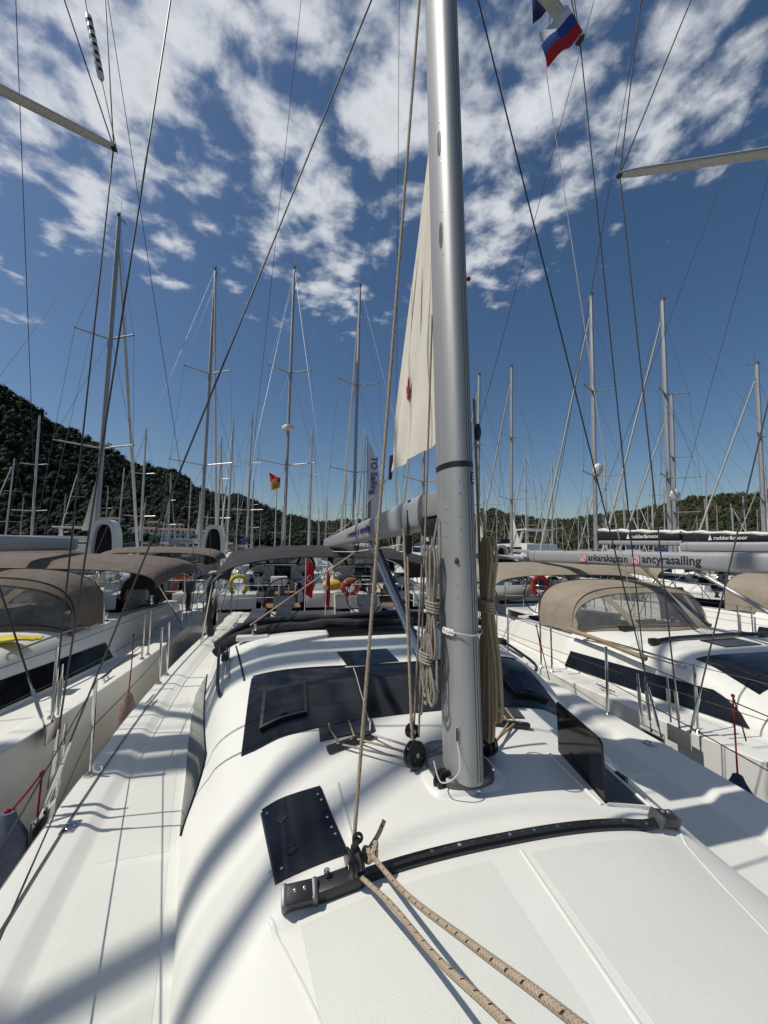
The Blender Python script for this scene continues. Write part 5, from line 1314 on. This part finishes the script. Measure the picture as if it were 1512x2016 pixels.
lifebuoy((1.22, 10.55, 1.50), 'orange lifebuoy on the stern rail across, right of the red flag', R_=.29)
lifebuoy((-2.15, 10.4, 1.62), 'yellow horseshoe buoy on the stern rail across, left of the red flag', m='yellow', horseshoe=True)
lifebuoy((6.3, 7.9, 1.75), 'red horseshoe buoy at the stern of the right yacht seen past its sprayhood', m='red', horseshoe=True)
def stern_gear():
    t = T('outboard_motor', 'black outboard motor clamped on the rail of the left yacht stern', 'outboard', (-3.1, 8.6, 1.55))
    MB().box((0, 0, .25), (.26, .36, .30), bev=.07).build('cowl', 'engine_grey', t); MB().box((0, 0, -.15), (.10, .16, .6), bev=.03).build('leg', 'black_plastic', t); MB().tube([(0, -.15, .1), (0, -.5, .16)], .02, 8).build('tiller', 'black_plastic', t)
    t = T('fender', 'round white ball fender at the stern across behind our boom vang', 'fender', (2.05, 10.75, 1.05)); MB().sphere((0, 0, 0), .2, 18, 12, (1, 1, 1.12)).build('body', 'gelcoat', t); MB().tube([(0, 0, .2), (0, 0, .7)], .012, 6).build('lanyard', 'rope_white', t)
    t = T('crew_bag', 'heap of yellow and dark bags on the stern across by the lifebuoy', 'bags', (.95, 10.9, 1.5))
    MB().sphere((-.25, 0, .05), .26, 14, 9, (1.3, .8, .7)).build('bag', 'yellow', t); MB().sphere((.15, .1, .18), .28, 14, 9, (1.2, .8, .8)).build('bag', 'canvas_grey', t)
    t = T('barbecue', 'small white box grill on the stern rail in the middle across', 'grill', (-1.0, 10.6, 1.75)); MB().box((0, 0, 0), (.5, .3, .22), bev=.04).build('box', 'gelcoat', t); MB().tube([(0, 0, -.1), (0, 0, -.55)], .02, 6).build('post', 'steel', t)
    t = T('solar_panel', 'dark solar panel lying on the brown canopy at left', 'solar panel', (-8.4, 11.6, 2.74), 0)
    MB().box((0, 0, 0), (1.5, .9, .03), bev=.005).build('panel', 'solar', t); MB().box((0, 0, -.02), (1.56, .96, .02)).build('frame', 'alloy_white', t)
stern_gear()
def dinghy():
    t = T('inflatable_dinghy', 'grey inflatable dinghy tipped up just right of our mast across the pontoon', 'dinghy', (5.9, 10.3, 1.15), .5)
    MB().tube(spline([(-.7, 1.2, .15), (-.72, 0, .15), (-.6, -.9, .22), (0, -1.5, .34), (.6, -.9, .22), (.72, 0, .15), (.7, 1.2, .15)], 7), .2, 14).build('tube', 'dinghy_grey', t)
    MB().box((0, .05, .0), (1.2, 2.2, .04), bev=.01).build('floor', 'canvas_grey', t); MB().box((0, 1.05, .2), (1.15, .04, .42), bev=.01).build('transom', 'gelcoat_old', t)
    for y in (-.3, .4): MB().box((0, y, .26), (1.1, .2, .03), bev=.01).build('thwart', 'alloy', t)
dinghy()
def curtains():
    for sd_, lab in ((-1, 'left'), (1, 'right')):
        t = T('rolled_curtain', 'dark rolled side curtain strapped to the %s leg of our bimini' % lab, 'curtain', (sd_*2.0, 4.95, 1.35))
        MB().tube(spline([(0, .15, 0), (sd_*.03, .05, .35), (sd_*.02, -.05, .75), (-sd_*.06, -.1, 1.02)], 6), [.05+.012*sin(i*1.1) for i in range(19)], 10).build('roll', 'canvas_grey', t)
        for z in (.25, .6): MB().torus((sd_*.025, .06-.06*z, z), (0, 0, 1), .062, .006, 14, 5).build('strap', 'canvas_black', t)
curtains()
